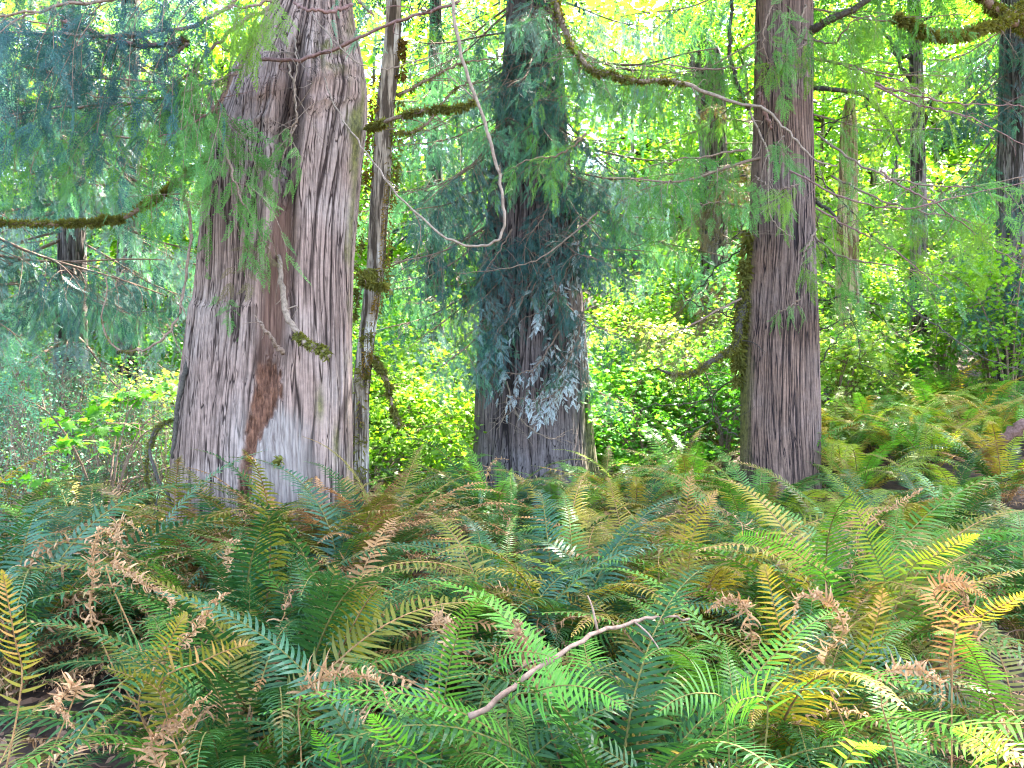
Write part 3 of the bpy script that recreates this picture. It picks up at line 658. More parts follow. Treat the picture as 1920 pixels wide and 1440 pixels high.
# ---- central dark cedar
rg = np.random.default_rng(103)
CD = 11.0
cen = empty('cedar_tree', (0, 0, 0)); tag(cen, 'dark fluted cedar hung with drooping blue and whitish sprays, in the centre', 'tree', 'old cedars standing in the ferns')
pr = prof_px([(980, 858, 1142), (900, 876, 1124), (860, 883, 1113), (780, 888, 1104), (650, 896, 1097), (540, 902, 1090), (420, 912, 1080), (300, 922, 1068), (150, 940, 1056), (0, 952, 1046), (-200, 960, 1040)], CD)
pr[0] = (-.3,)+pr[0][1:]; pr += [(12, .2, CD, .3), (20, .2, CD, .04)]
def feat_mid(px, py, fr, TH, ZZ, A, bk):
    A['moss'][:] = .7*sstep(1085, 1110, px)*fr*sstep(600, 750, py)
    return 0, 1, bk
_, PFC = trunk_mesh(pr, 620, 520, M['bark_mid'], w=.026, h=1.8, depth=.024, seed=8.1, flute=(7, .055, .6), parent=cen, feat=feat_mid)
auto_branches(cen, PFC, 40, (2.5, 6.6), (-2.95, -.3), (.42, .78), ['fol_blue', 'fol_blue', 'fol_blue', 'fol_teal', 'fol_skylit'], rg, tilt=(.1, .7))
auto_branches(cen, PFC, 9, (3.8, 6.8), (-.7, .4), (.6, 1.0), ['fol_teal', 'fol_skylit', 'fol_skylit', 'fol_green'], rg)
auto_branches(cen, PFC, 8, (3.6, 6.8), (2.6, 3.7), (.5, .9), ['fol_blue', 'fol_teal'], rg)
lc = lambda pts, n, Lr, mf, spr=.29, r0=.014, **kw: leafy_branch(cen, PP(pts), r0, .005, n, Lr, spr, SPM, mf, rg, **kw)
auto_branches(cen, PFC, 12, (1.7, 3.4), (-2.8, -.5), (.25, .42), ['fol_blue', 'fol_blue', 'fol_skylit', 'fol_teal'], rg, tilt=(.2, .7))
lp = lambda pts, n, Lr, mf, spr=.2, **kw: leafy_branch(cen, PP(pts), .012, .004, n, Lr, spr, SPH, mf, rg, gap=.075, spread=.9, **kw)
lp([(1085, 450, 10.4), (1060, 510, 10.1), (1030, 570, 9.95), (980, 600, 9.9)], 18, (.25, .7), 'fol_sunlit', spr=.12, label='lichened sprays painted sunlit white, hanging low on the right')
lp([(1098, 560, 10.5), (1080, 640, 10.15), (1045, 710, 10.0), (1010, 740, 9.95)], 18, (.2, .5), 'fol_sunlit', spr=.12)
lp([(1088, 370, 10.5), (1100, 440, 10.3), (1135, 500, 10.2)], 18, (.3, .7), 'fol_sunlit', spr=.12)
lp([(1050, 620, 10.2), (1000, 690, 10.0), (940, 700, 9.95)], 14, (.2, .45), 'fol_sunlit', spr=.12)
lp([(1090, 640, 10.4), (1070, 690, 10.1), (1050, 740, 9.95), (1010, 780, 9.9)], 20, (.15, .4), 'fol_sunlit', spr=.12)
lp([(1070, 700, 10.2), (1040, 740, 10.0), (1000, 750, 9.9), (960, 740, 9.9)], 16, (.15, .35), 'fol_sunlit', spr=.11)
lp([(1030, 480, 10.2), (1000, 540, 9.95), (960, 570, 9.9)], 10, (.2, .5), 'fol_skylit', spr=.14)
lp([(1040, 360, 10.2), (1010, 420, 9.95), (980, 450, 9.9)], 14, (.3, .6), 'fol_blue')
lp([(960, 430, 10.2), (930, 480, 10.0), (905, 520, 10.0)], 16, (.35, .8), 'fol_blue')
lp([(1000, 520, 10.1), (970, 580, 9.95), (930, 620, 9.9)], 14, (.3, .6), 'fol_blue')
lp([(960, 560, 10.1), (930, 640, 10.0), (900, 680, 10.0)], 12, (.25, .5), 'fol_skylit')
lp([(1020, 470, 10.1), (1040, 540, 9.95), (1050, 580, 9.9)], 14, (.3, .6), 'fol_blue')
lc([(920, 560, 10.4), (930, 640, 10.1), (900, 690, 10.1)], 9, (.25, .6), 'fol_blue')
# nearer big spray at top, right of centre
limb(cen, 'branch', PP([(1035, -10, 9.6), (1048, 30, 9.3), (1075, 90, 8.9), (1110, 130, 8.6), (1150, 143, 8.5), (1200, 152, 8.4), (1255, 152, 8.3), (1290, 160, 8.25), (1330, 176, 8.2), (1390, 196, 8.1), (1435, 205, 8.0), (1462, 232, 7.95), (1490, 262, 7.9), (1530, 300, 7.9), (1570, 310, 7.9)]), .035, .006, M['paletwig'], rng=rg, n=60, moss=(.02, .5, 60, .045, .8), side_twigs=10, label='long pale limb, mossy at its base, crossing to the right cedar')
lc([(1040, 20, 9.4), (1070, 70, 9.0), (1080, 110, 8.8), (1085, 150, 8.7)], 12, (.5, 1.0), 'fol_green', spr=.3)
lc([(1010, -20, 9.8), (1040, 40, 9.3), (1050, 100, 9.0)], 10, (.5, 1.1), 'fol_teal', spr=.3)
lc([(1100, 250, 9.2), (1050, 290, 9.2), (990, 300, 9.2), (940, 330, 9.2)], 9, (.25, .6), 'fol_green')
limb(cen, 'dead_branch', PP([(1120, 400, 9.8), (1070, 440, 9.7), (1010, 485, 9.6), (940, 505, 9.6), (860, 512, 9.6)]), .012, .004, M['paletwig'], rng=rg, side_twigs=6)
limb(cen, 'dead_branch', PP([(950, 715, 10.1), (965, 770, 10.0), (990, 800, 9.9), (1030, 822, 9.9), (1060, 815, 9.9)]), .010, .005, M['paletwig'], rng=rg, side_twigs=6)
limb(cen, 'dead_branch', PP([(952, 740, 10.1), (945, 780, 10.0), (930, 808, 10.0)]), .009, .003, M['paletwig'], rng=rg, side_twigs=4)
limb(cen, 'dead_branch', PP([(1100, 520, 10.4), (1075, 545, 10.2), (1040, 545, 10.1)]), .010, .005, M['paletwig'], rng=rg, side_twigs=4)
crown(cen, .2, CD, 7.6, 22, 4.2, 1040, 'fol_blue', rg)

# ---- right cedar
rg = np.random.default_rng(104)
RD = 9.5
rt = empty('cedar_tree', (0, 0, 0)); tag(rt, 'straight reddish brown cedar trunk with mossy left edge, on the right', 'tree', 'old cedars standing in the ferns')
pr = prof_px([(980, 1378, 1542), (900, 1386, 1535), (860, 1389, 1533), (700, 1393, 1531), (600, 1398, 1529), (500, 1402, 1527), (400, 1408, 1524), (200, 1416, 1521), (0, 1421, 1520), (-200, 1424, 1518)], RD)
pr[0] = (-.2,)+pr[0][1:]; pr += [(11, pr[-1][1], RD, .2), (18, pr[-1][1], RD, .03)]
RX = pr[5][1]
def feat_right(px, py, fr, TH, ZZ, A, bk):
    n = perlin(px*.02, py*.01, px*0)
    A['moss'][:] = np.clip(.95*(1-sstep(1396, 1416, px+n*14-(720-py)*.02))*sstep(330, 480, py)*(1-.4*sstep(800, 880, py)), 0, 1)
    A['wood'][:] = .5*np.exp(-(((px-1475)/35)**2+((py-205)/20)**2))*fr
    return 0, 1, bk
_, PFR = trunk_mesh(pr, 700, 700, M['bark_right'], w=.018, h=1.5, depth=.014, seed=12.3, flute=(5, .02, 1), parent=rt, feat=feat_right)
mb = MB(); pa = catmull(PP([(1403, 430, RD-.1), (1396, 500, RD-.1), (1392, 580, RD-.1), (1386, 650, RD-.1), (1384, 720, RD)]), 60); moss_on(mb, pa, .035, 70, rg, .05, .7, False); mb.build('moss', [M['moss']], rt)
limb(rt, 'branch', PP([(1402, 540, RD), (1388, 600, RD-.2), (1380, 650, RD-.25), (1345, 672, RD-.3), (1300, 698, RD-.4), (1262, 702, RD-.5), (1232, 690, RD-.5)]), .05, .012, M['darktwig'], rng=rg, n=36, side_twigs=10, moss=(.0, .9, 50, .04, .7), label='dark mossy limb bending down to the left')
limb(rt, 'branch', PP([(1405, 205, RD-.1), (1380, 150, RD-.1), (1368, 80, RD), (1375, -20, RD)]), .024, .02, M['darktwig'], rng=rg, moss=(0, 1, 14, .03))
limb(rt, 'dead_branch', PP([(1407, 210, 8.7), (1425, 250, 8.6), (1442, 300, 8.55), (1440, 385, 8.55), (1458, 425, 8.6), (1488, 446, 8.65)]), .012, .005, M['paletwig'], rng=rg, side_twigs=6, label='pale twisted twig hanging in front of the trunk')
limb(rt, 'branch', PP([(1425, 175, 8.95), (1430, 200, 8.9), (1445, 240, 8.95)]), .028, .02, M['redtwig'], rng=rg)
limb(rt, 'branch', PP([(1520, 60, RD-.2), (1560, 35, RD-.4), (1610, 12, RD-.5), (1650, -20, RD-.6)]), .045, .03, M['darktwig'], rng=rg, moss=(0, 1, 12, .03))
limb(rt, 'branch', PP([(1520, 165, RD), (1570, 168, RD-.2), (1620, 180, RD-.3), (1660, 220, RD-.3), (1690, 275, RD-.3)]), .03, .012, M['darktwig'], rng=rg, side_twigs=6)
limb(rt, 'branch', PP([(1522, 375, RD), (1555, 395, RD-.2), (1578, 425, RD-.2)]), .022, .012, M['darktwig'], rng=rg)
for pts in ([(1640, 155, 7.6), (1700, 175, 7.5), (1780, 192, 7.4), (1860, 195, 7.3), (1930, 200, 7.3)],
            [(1640, 160, 7.6), (1710, 195, 7.5), (1760, 205, 7.4), (1830, 225, 7.3), (1930, 280, 7.3)],
            [(1480, 320, 7.9), (1530, 345, 7.7), (1580, 370, 7.5), (1650, 388, 7.4), (1720, 388, 7.3), (1790, 370, 7.3), (1930, 340, 7.2)],
            [(1650, 320, 7.7), (1700, 355, 7.6), (1760, 385, 7.5), (1830, 440, 7.5), (1930, 510, 7.4)],
            [(1530, 390, 8), (1600, 430, 7.9), (1690, 480, 7.8), (1760, 540, 7.7)],
            [(1690, 560, 8.2), (1720, 585, 8.1), (1770, 622, 8.0), (1840, 668, 7.9), (1930, 700, 7.8)]):
    limb(rt, 'dead_branch', PP(pts), .010, .004, M['darktwig'] if pts[0][1] == 560 else M['redtwig'], rng=rg, n=30, side_twigs=8)
for (x0, y0, x1, y1, dd) in [(1390, 470, 1230, 640, 9.6), (1385, 600, 1180, 560, 9.8), (1388, 700, 1160, 780, 9.8), (1395, 420, 1290, 520, 9.4), (1390, 760, 1240, 860, 9.5), (1400, 330, 1180, 470, 9.5), (1385, 820, 1300, 740, 9.4), (1392, 540, 1300, 640, 9.2), (1530, 450, 1700, 640, 9.2), (1532, 620, 1680, 700, 9.3), (1530, 700, 1620, 560, 9.3), (1530, 330, 1720, 500, 9.0), (1530, 240, 1680, 130, 9.0), (1530, 560, 1800, 600, 9.1)]:
    limb(rt, 'dead_branch', PP([(x0, y0, RD), ((x0*2+x1)/3+rg.normal()*15, (y0*2+y1)/3+rg.normal()*20, dd+.1), ((x0+2*x1)/3+rg.normal()*15, (y0+2*y1)/3+rg.normal()*20, dd), (x1, y1, dd-.1)]), .009, .003, M['darktwig'], rng=rg, n=24, side_twigs=9, amt=.012)
lr = lambda pts, n, Lr, mf, spr=.28, r0=.013, **kw: leafy_branch(rt, PP(pts), r0, .004, n, Lr, spr, SPH if pts[0][2] < 8.9 else SPM, mf, rg, **kw)
lr([(1500, 70, 9.0), (1560, 80, 8.5), (1600, 40, 8.2), (1650, 30, 8)], 9, (.25, .5), 'fol_yellow')
lr([(1520, 75, 8.95), (1500, 90, 8.7), (1470, 105, 8.6), (1440, 120, 8.5)], 6, (.2, .4), 'fol_yellow', label='bright spray held level across the trunk')
lr([(1545, 110, 8.8), (1600, 130, 8.4), (1680, 150, 8.1), (1760, 190, 7.9)], 14, (.3, .7), 'fol_yellow')
lr([(1530, 250, 8.9), (1600, 300, 8.2), (1690, 340, 7.8), (1800, 350, 7.5), (1930, 330, 7.3)], 18, (.3, .75), 'fol_green')
lr([(1560, 330, 8.6), (1640, 370, 8.0), (1740, 400, 7.7), (1850, 420, 7.5)], 17, (.3, .75), 'fol_yellow')
lr([(1520, 440, 9.0), (1580, 480, 8.6), (1680, 500, 8.3), (1780, 520, 8.1)], 13, (.3, .6), 'fol_green')
lr([(1470, 255, 8.2), (1460, 270, 8.05), (1475, 290, 8.0)], 5, (.2, .35), 'fol_green', spr=.24, r0=.006)
lr([(1500, 345, 8.0), (1480, 350, 7.9), (1460, 355, 7.9)], 4, (.15, .3), 'fol_yellow', spr=.2, r0=.006)
lr([(1530, 430, 8.9), (1510, 470, 8.6), (1500, 500, 8.5)], 5, (.3, .55), 'fol_yellow', spr=.24)
lr([(1470, -30, 8.9), (1440, 30, 8.6), (1430, 80, 8.5), (1440, 120, 8.5)], 9, (.3, .6), 'fol_green')
lr([(1510, 10, 9.0), (1500, 50, 8.6), (1490, 110, 8.5)], 7, (.3, .7), 'fol_green')
lr([(1415, 330, 9.2), (1440, 350, 8.8), (1470, 370, 8.7)], 8, (.2, .5), 'fol_green')
lr([(1400, 280, 9.3), (1340, 290, 9.0), (1270, 300, 8.9), (1190, 320, 8.8)], 15, (.3, .7), 'fol_green')
lr([(1410, 120, 9.3), (1330, 130, 9.0), (1240, 120, 8.8), (1150, 130, 8.6)], 16, (.35, .8), 'fol_green')
lr([(1400, 390, 9.3), (1350, 380, 9.1), (1300, 385, 9.0)], 9, (.25, .5), 'fol_rust')
lr([(1530, 520, 9.1), (1570, 540, 9.0), (1640, 560, 8.9)], 9, (.25, .5), 'fol_green')
lr([(1500, 560, 8.9), (1480, 575, 8.85), (1450, 590, 8.8)], 5, (.12, .25), 'fol_green', spr=.18)
lr([(1390, 560, 9.2), (1330, 590, 9.0), (1270, 620, 8.9), (1210, 610, 8.9)], 10, (.2, .45), 'fol_rust')
auto_branches(rt, PFR, 4, (4.0, 6.2), (-.6, .9), (.55, .9), ['fol_green', 'fol_yellow'], rg)
auto_branches(rt, PFR, 4, (4.0, 6.2), (2.3, 3.9), (.5, .9), ['fol_green', 'fol_teal'], rg)
crown(rt, RX, RD, 6.6, 18, 3.6, 2500, 'fol_green', rg)

# ---- other trees standing behind
def simple_tree(name, label, rows, d, matk, parent_kind='tree', group=None, top=None, n=(90, 160), depth=.02, seed=0., ztop=14):
    t = empty(name, (0, 0, 0)); tag(t, label, parent_kind, group)
    pr = prof_px(rows, d); g = float(gz(pr[0][1], d)); pr[0] = (min(pr[0][0], g-.2),)+pr[0][1:]
    if top is None: pr += [(ztop, pr[-1][1], d, max(.03, pr[-1][3]*.4))]
    _, pf = trunk_mesh(pr, n[0], n[1], M[matk], w=.09, h=1.0, depth=depth, seed=seed, parent=t)
    return t, pf
BG = 'trunks standing behind the main cedars'
rg = np.random.default_rng(105)
tE, pE = simple_tree('cedar_tree', 'dark cedar cut by the right edge under a thick mossy limb', [(900, 1862, 1975), (400, 1874, 1960), (0, 1882, 1950), (-200, 1885, 1945)], 12.0, 'bark_far', group=BG, n=(200, 240), seed=3)
auto_branches(tE, pE, 26, (2.6, 7.0), (2.2, 4.9), (.4, .7), ['fol_blue', 'fol_teal', 'fol_blue'], rg, tilt=(.2, .8))
limb(tE, 'branch', PP([(1990, 20, 11), (1930, 10, 10.4), (1880, 40, 10.0), (1820, 62, 9.6), (1780, 68, 9.4), (1740, 64, 9.2), (1705, 45, 9.1), (1680, 30, 9.1)]), .06, .012, M['twig'], rng=rg, n=36, moss=(0, 1, 90, .06, .5), side_twigs=6, label='thick mossy limb at the top right corner')
limb(tE, 'branch', PP([(1940, 70, 10.4), (1900, 40, 10.2), (1850, 5, 10), (1830, -20, 10)]), .065, .045, M['twig'], rng=rg, moss=(0, 1, 90, .05, .4))
crown(tE, 7.2, 12, 7.2, 19, 4.0, 3000, 'fol_green', rg)

tF, pF = simple_tree('cedar_tree', 'grey broken topped cedar seen between the central and right cedars', [(900, 1312, 1366), (510, 1314, 1362), (300, 1313, 1362), (150, 1302, 1358), (95, 1290, 1350), (70, 1300, 1330)], 15.0, 'bark_far', group=BG, top=1, n=(140, 200), seed=6, depth=.04)
auto_branches(tF, pF, 12, (3.6, 6.6), (-2.9, -.2), (.4, .75), ['fol_green', 'fol_teal', 'fol_rust'], rg)
tG, pG = simple_tree('snag', 'yellowish broken snag without bark right of the right cedar', [(700, 1566, 1612), (420, 1570, 1608), (370, 1573, 1606), (240, 1577, 1606), (200, 1583, 1602), (184, 1592, 1601)], 13.5, 'snag', 'snag', group=BG, top=1, n=(90, 140), seed=9, depth=.03)
tH, pH = simple_tree('alder_tree', 'slim dark trunk with bare forked boughs between snag and right edge', [(700, 1706, 1742), (420, 1708, 1738), (200, 1708, 1732), (0, 1702, 1724), (-200, 1700, 1718)], 14.0, 'bark_far', group=BG, n=(60, 100), seed=4)
for pts in ([(1722, 200, 14), (1760, 180, 13.8), (1800, 130, 13.7), (1860, 90, 13.6)], [(1720, 170, 14), (1690, 120, 13.9), (1660, 60, 13.8), (1640, -10, 13.8)], [(1716, 60, 14), (1750, 20, 13.9), (1790, -30, 13.8)], [(1726, 240, 14), (1760, 170, 13.7), (1778, 135, 13.6)], [(1712, 110, 14), (1680, 95, 13.9), (1640, 40, 13.9), (1600, 20, 13.9)]):
    limb(tH, 'branch', PP(pts), .04, .012, M['darktwig'], rng=rg, n=18, side_twigs=6, amt=.02)
auto_branches(tH, pH, 7, (3.5, 7), (-3, 3), (.4, .7), ['fol_yellow', 'fol_green'], rg)
crown(tH, 6.6, 14, 9, 15, 1.5, 280, 'fol_green', rg)

# cedars on the left whose curtains fill the upper left
tA, pA = simple_tree('cedar_tree', 'shaded cedar far left, its trunk dim behind blue hanging sprays', [(1000, 96, 168), (400, 112, 158), (0, 118, 150), (-200, 120, 148)], 12.0, 'bark_far', group=BG, n=(160, 200), seed=2)
auto_branches(tA, pA, 22, (2.6, 7.2), (-2.9, -.1), (.6, 1.15), ['fol_teal', 'fol_skylit', 'fol_blue', 'fol_teal'], rg)
auto_branches(tA, pA, 10, (2.2, 7.0), (-.6, .5), (.7, 1.2), ['fol_teal', 'fol_skylit', 'fol_blue'], rg)
auto_branches(tA, pA, 12, (.9, 3.2), (-2.9, .3), (.6, 1.0), ['fol_teal', 'fol_skylit', 'fol_skylit'], rg)
crown(tA, -6, 12, 7.5, 17, 3.0, 1040, 'fol_teal', rg)
tB, pB = simple_tree('cedar_tree', 'slender cedar behind the mossy limb, left of the great cedar', [(1000, 212, 268), (420, 222, 262), (0, 228, 258), (-200, 230, 255)], 15.0, 'bark_far', group=BG, n=(100, 140), seed=12)
auto_branches(tB, pB, 26, (1.6, 8.0), (-3.1, 0), (.6, 1.15), ['fol_teal', 'fol_skylit', 'fol_teal', 'fol_green'], rg)
crown(tB, -6.7, 15, 9, 17, 2.4, 600, 'fol_teal', rg)
tC, pC = simple_tree('cedar_tree', 'cedar just off the left edge with dark curtains reaching into view', [(1100, -330, -230), (400, -310, -245), (0, -300, -250), (-200, -298, -255)], 8.0, 'bark_far', group=BG, n=(160, 200), seed=22)
auto_branches(tC, pC, 16, (2.9, 6.2), (-.9, .7), (.75, 1.15), ['fol_blue', 'fol_blue', 'fol_teal'], rg)
crown(tC, -6.2, 8, 6.5, 15, 2.6, 880, 'fol_blue', rg)
tD, pD = simple_tree('cedar_tree', 'small cedar behind the maple stem with pale teal sprays', [(900, 792, 836), (500, 798, 832), (0, 806, 828), (-200, 808, 826)], 14.5, 'bark_far', group=BG, n=(80, 120), seed=31)
auto_branches(tD, pD, 24, (3.0, 8.2), (-3.0, 0), (.5, .95), ['fol_teal', 'fol_teal', 'fol_blue', 'fol_green'], rg)
crown(tD, -1.3, 14.5, 9, 15, 2.0, 480, 'fol_teal', rg)

# ------------------------------------------------------------------ broadleaf understory
def maple_leaf_tpl():
    ang = [0, 16, 38, 58, 84, 108, 150]; rr = [1, .52, .86, .46, .62, .34, .16]
    pts = [(math.cos(rad(a))*r_, math.sin(rad(a))*r_) for a, r_ in zip(ang, rr)]
    full = [(x, y) for x, y in pts]+[(x, -y) for x, y in pts[:0:-1]]
    V = [[.0, 0, 0.02]]+[[x, y, -.18*abs(y)-.08*x*x] for x, y in full]
    n = len(full); T = [[0, 1+k, 1+(k+1) % n] for k in range(n)]
    return np.array(V)+[.1, 0, 0], np.zeros((0, 4), int), np.array(T)
ML = maple_leaf_tpl()
LQ = (np.array([[0, 0, 0], [.35, -.36, -.05], [.75, -.3, -.1], [1, 0, -.12], [.72, .32, -.1], [.33, .36, -.05]]), np.array([[0, 1, 2, 3], [0, 3, 4, 5]]), np.zeros((0, 3), int))

def leaf_layer(mb, tpl, c, rx, n, size, rng, m=0, tilt=.38, thick=.08):
    a = rng.random(n)*6.283; r = np.sqrt(rng.random(n))*rx
    p = np.stack([c[0]+np.cos(a)*r, c[1]+np.sin(a)*r, c[2]+thick*rng.normal(size=n)-.18*r*r/rx], -1)
    nr = np.stack([rng.normal(0, tilt, n), rng.normal(0, tilt, n), np.ones(n)], -1)
    d = np.stack([np.cos(a), np.sin(a), -.25+0*a], -1)+rng.normal(size=(n, 3))*.6
    scatter(mb, tpl, frames(d, nr), p, size*(.6+.7*rng.random(n)), m)

def bush_proto(seed, matf, H=2.6, nst=6, per=56, size=.058, tpl=ML, cl=9, spread=1.0):
    rg = np.random.default_rng(seed); tb = MB(); fb = MB()
    for s in range(nst):
        a = rg.random()*6.283; h = H*(.55+.5*rg.random()); o = spread*(.4+.8*rg.random())
        pth = catmull([[0, 0, -.1], [math.cos(a)*o*.25, math.sin(a)*o*.25, h*.5], [math.cos(a)*o*.7, math.sin(a)*o*.7, h*.88], [math.cos(a)*o*1.25, math.sin(a)*o*1.25, h]], 14)
        tube(tb, pth, .016, .004, 5)
        for k in range(cl):
            i = rg.integers(4, 14); c = pth[i]+rg.normal(size=3)*[.3, .3, .12]
            tube(tb, np.array([pth[i], (pth[i]+c)/2+[0, 0, .04], c]), .004, .002, 4, cap=False)
            leaf_layer(fb, tpl, c, .2+.22*rg.random(), per, size, rg)
    return tb.mesh('stem', [M['twig']], True), fb.mesh('foliage', [M[matf]])
BUSH = [bush_proto(60+s, 'maple_leaf') for s in range(4)]+[bush_proto(70, 'maple_leaf', 1.5, 7, 50, .055, ML, 8, .8), bush_proto(71, 'maple_leaf', 1.2, 8, 46, .05, ML, 8, .8)]

def tree_proto(seed, H, nb, per, size, matf='maple_leaf'):
    rg = np.random.default_rng(seed); tb = MB(); bb = MB(); fb = MB()
    tp = catmull([[0, 0, -.3], [.15, .1, H*.35], [-.1, .15, H*.7], [.1, 0, H]], 20); tube(tb, tp, .11, .02, 8, rough=.05)
    for k in range(nb):
        i = rg.integers(3, 20); a = rg.random()*6.283; L = (.8+1.6*rg.random())*(1.15-.45*i/20)*H/8
        e = tp[i]+np.array([math.cos(a)*L, math.sin(a)*L, L*(.35-.3*rg.random())])
        pth = catmull([tp[i], (tp[i]+e)/2+[0, 0, .2*L*rg.random()], e], 9); tube(bb, pth, .028, .006, 5)
        for c in range(4):
            q = pth[rg.integers(3, 9)]+rg.normal(size=3)*[.35, .35, .14]
            leaf_layer(fb, LQ, q, .35+.4*rg.random(), per, size, rg, thick=.1)
    return tb.mesh('trunk', [M['bark_maple']], True), bb.mesh('branches', [M['darktwig']], True), fb.mesh('crown', [M[matf]])
TREE = [tree_proto(80+s, 8.5, 46, 34, .13) for s in range(3)]

rg = np.random.default_rng(106)
def gap_name(px):
    if px < 150: return 'at the far left'
    if px < 340: return 'left of the great cedar'
    if px < 680: return 'hidden mostly behind the great cedar'
    if px < 780: return 'just right of the maple stem'
    if px < 890: return 'left of the central cedar'
    if px < 1110: return 'behind the central cedar'
    if px < 1240: return 'right of the central cedar'
    if px < 1400: return 'left of the right cedar'
    if px < 1535: return 'behind the right cedar'
    if px < 1720: return 'right of the right cedar'
    return 'at the right edge'
def put_bush(px, d, k, sc_, cat_label, name='vine_maple', matf=None, dz=0.):
    x = (px-960)/F*d
    t = empty(name, (x, d, float(gz(x, d))-.02+dz), rg.random()*6.28); t.scale = (sc_,)*3
    s_, f_ = BUSH[k]
    put('stem', s_, t); f = put('foliage', f_, t)
    if matf: f.material_slots[0].link = 'OBJECT'; f.material_slots[0].material = M[matf]
    tag(t, cat_label, 'bush', 'sunlit vine maples in the understory'); return t
bush_spots = [(700, 10.8, 5, 1.1, 'low'), (760, 11.5, 4, 1.2, 'low'), (840, 12.5, 4, 1.2, 'low'), (720, 13.2, 0, 1.0, 'tall'), (800, 13.8, 1, 1.0, 'tall'), (860, 15.2, 2, 1.2, 'tall'), (690, 15.6, 3, 1.25, 'tall'),
 (1150, 12.6, 4, 1.2, 'low'), (1215, 11.6, 5, 1.2, 'low'), (1160, 14.2, 0, 1.1, 'tall'), (1240, 13.2, 1, 1.0, 'tall'), (1300, 12.4, 2, .9, 'tall'), (1360, 11.6, 4, 1.1, 'low'), (1275, 16.0, 3, 1.35, 'tall'), (1370, 14.6, 0, 1.2, 'tall'), (1420, 17, 1, 1.4, 'tall'),
 (1560, 12.4, 4, 1.2, 'low'), (1640, 13.6, 5, 1.3, 'low'), (1570, 15.2, 2, 1.1, 'tall'), (1660, 16.2, 3, 1.2, 'tall'), (1760, 14.0, 1, 1.0, 'tall'), (1850, 15.2, 0, 1.1, 'tall'), (1920, 13.2, 4, 1.2, 'low'), (1780, 16.8, 2, 1.3, 'tall'), (1930, 17.5, 3, 1.4, 'tall'),
 (300, 10.5, 5, 1.0, 'low'), (230, 12.4, 4, 1.1, 'low'), (100, 14.2, 0, 1.0, 'tall'), (20, 12.8, 4, 1.1, 'low'), (300, 15.6, 1, 1.1, 'tall'), (-40, 15.5, 2, 1.2, 'tall'), (180, 17.5, 3, 1.3, 'tall'),
 (1860, 13.0, 0, 1.0, 'tall'), (1895, 11.3, 1, .95, 'tall'), (1945, 12.6, 1, 1.0, 'tall'), (560, 14.5, 0, 1.2, 'tall'), (620, 12.5, 4, 1.2, 'low'), (980, 15.5, 1, 1.2, 'tall'), (1060, 14.2, 4, 1.3, 'low')]
for (px, d, k, s_, hgt) in bush_spots:
    put_bush(px, d, k, s_, f'{"tall bright green" if hgt == "tall" else "low yellow green"} vine maple bush {gap_name(px)}, {"farther" if d > 13.9 else "nearer"} row', matf=['maple_leaf', 'maple_lime', 'far_leaf', None, 'maple_pale'][int(px*7+d*10) % 5])
# young maple with large lime leaves left of the great cedar
t = put_bush(200, 8.0, 4, 1.0, 'young maple with broad lime leaves left of the great cedar, in front of blue sprays', matf='maple_lime')
bpy.data.objects.remove([c for c in t.children if c.name.startswith('foliage')][0])
mb = MB(); inv = 1.0
for (px, py, n_) in [(310, 725, 10), (255, 735, 12), (215, 745, 14), (170, 770, 14), (120, 790, 16), (150, 830, 14), (60, 880, 12), (100, 870, 9), (235, 800, 9), (190, 800, 10), (330, 715, 5), (60, 800, 8), (40, 900, 10)]:
    c = P(px, py, 8.0+.4*rg.normal()); leaf_layer(mb, ML, c, .20, n_*2, .085, rg, thick=.03)
t.rotation_euler = (0, 0, 0); t.scale = (1, 1, 1)
f = mb.build('foliage', [M['maple_lime']], t); f.location = -np.array(t.location)

def thicket_proto(seed):
    rg = np.random.default_rng(seed); tb = MB(); fb = MB()
    for k in range(46):
        a = rg.random()*6.283; h = .5+1.1*rg.random(); o = .5*rg.random()
        b0 = np.array([rg.normal()*.12, rg.normal()*.12, -.05]); e = np.array([math.cos(a)*o, math.sin(a)*o, h])
        pth = catmull([b0, (b0+e)/2+rg.normal(size=3)*.08, e, e+rg.normal(size=3)*.15], 10); tube(tb, pth, .004, .0012, 4, cap=False)
        for j in range(5):
            i = rg.integers(3, 10); d = norm(rg.normal(size=3)+[0, 0, .4]); tube(tb, np.array([pth[i], pth[i]+d*.09, pth[i]+d*.2]), .002, .0008, 3, cap=False)
            leaf_layer(fb, LQ, pth[i]+d*.12, .09, 5, .026, rg, thick=.05)
    return tb.mesh('stem', [M['paletwig']], True), fb.mesh('foliage', [M['fol_teal']])
THK = [thicket_proto(s) for s in (91, 92, 93)]
for k, (px, d, sc_) in enumerate([(25, 8.4, 1.1), (95, 9.2, 1.2), (170, 8.8, 1.1), (250, 9.4, 1.1), (55, 7.4, .9), (300, 8.6, 1.0)]):
    x = (px-960)/F*d; t = empty('huckleberry_bush', (x, d, float(gz(x, d))), k*1.3); t.scale = (sc_,)*3
    a, b_ = THK[k % 3]; put('stem', a, t); put('foliage', b_, t)
    tag(t, 'twiggy grey stemmed huckleberry bush '+('at the left edge, nearest the ferns', 'second from the left edge', 'below the young maple', 'midway between left edge and great cedar', 'lowest at the left edge, in the ferns', 'touching the great cedar on its left', 'right of the central cedar', 'left of the right cedar', 'right of the right cedar')[k], 'bush', 'twiggy huckleberry bushes')
TG = 'maples filling the sunlit background'
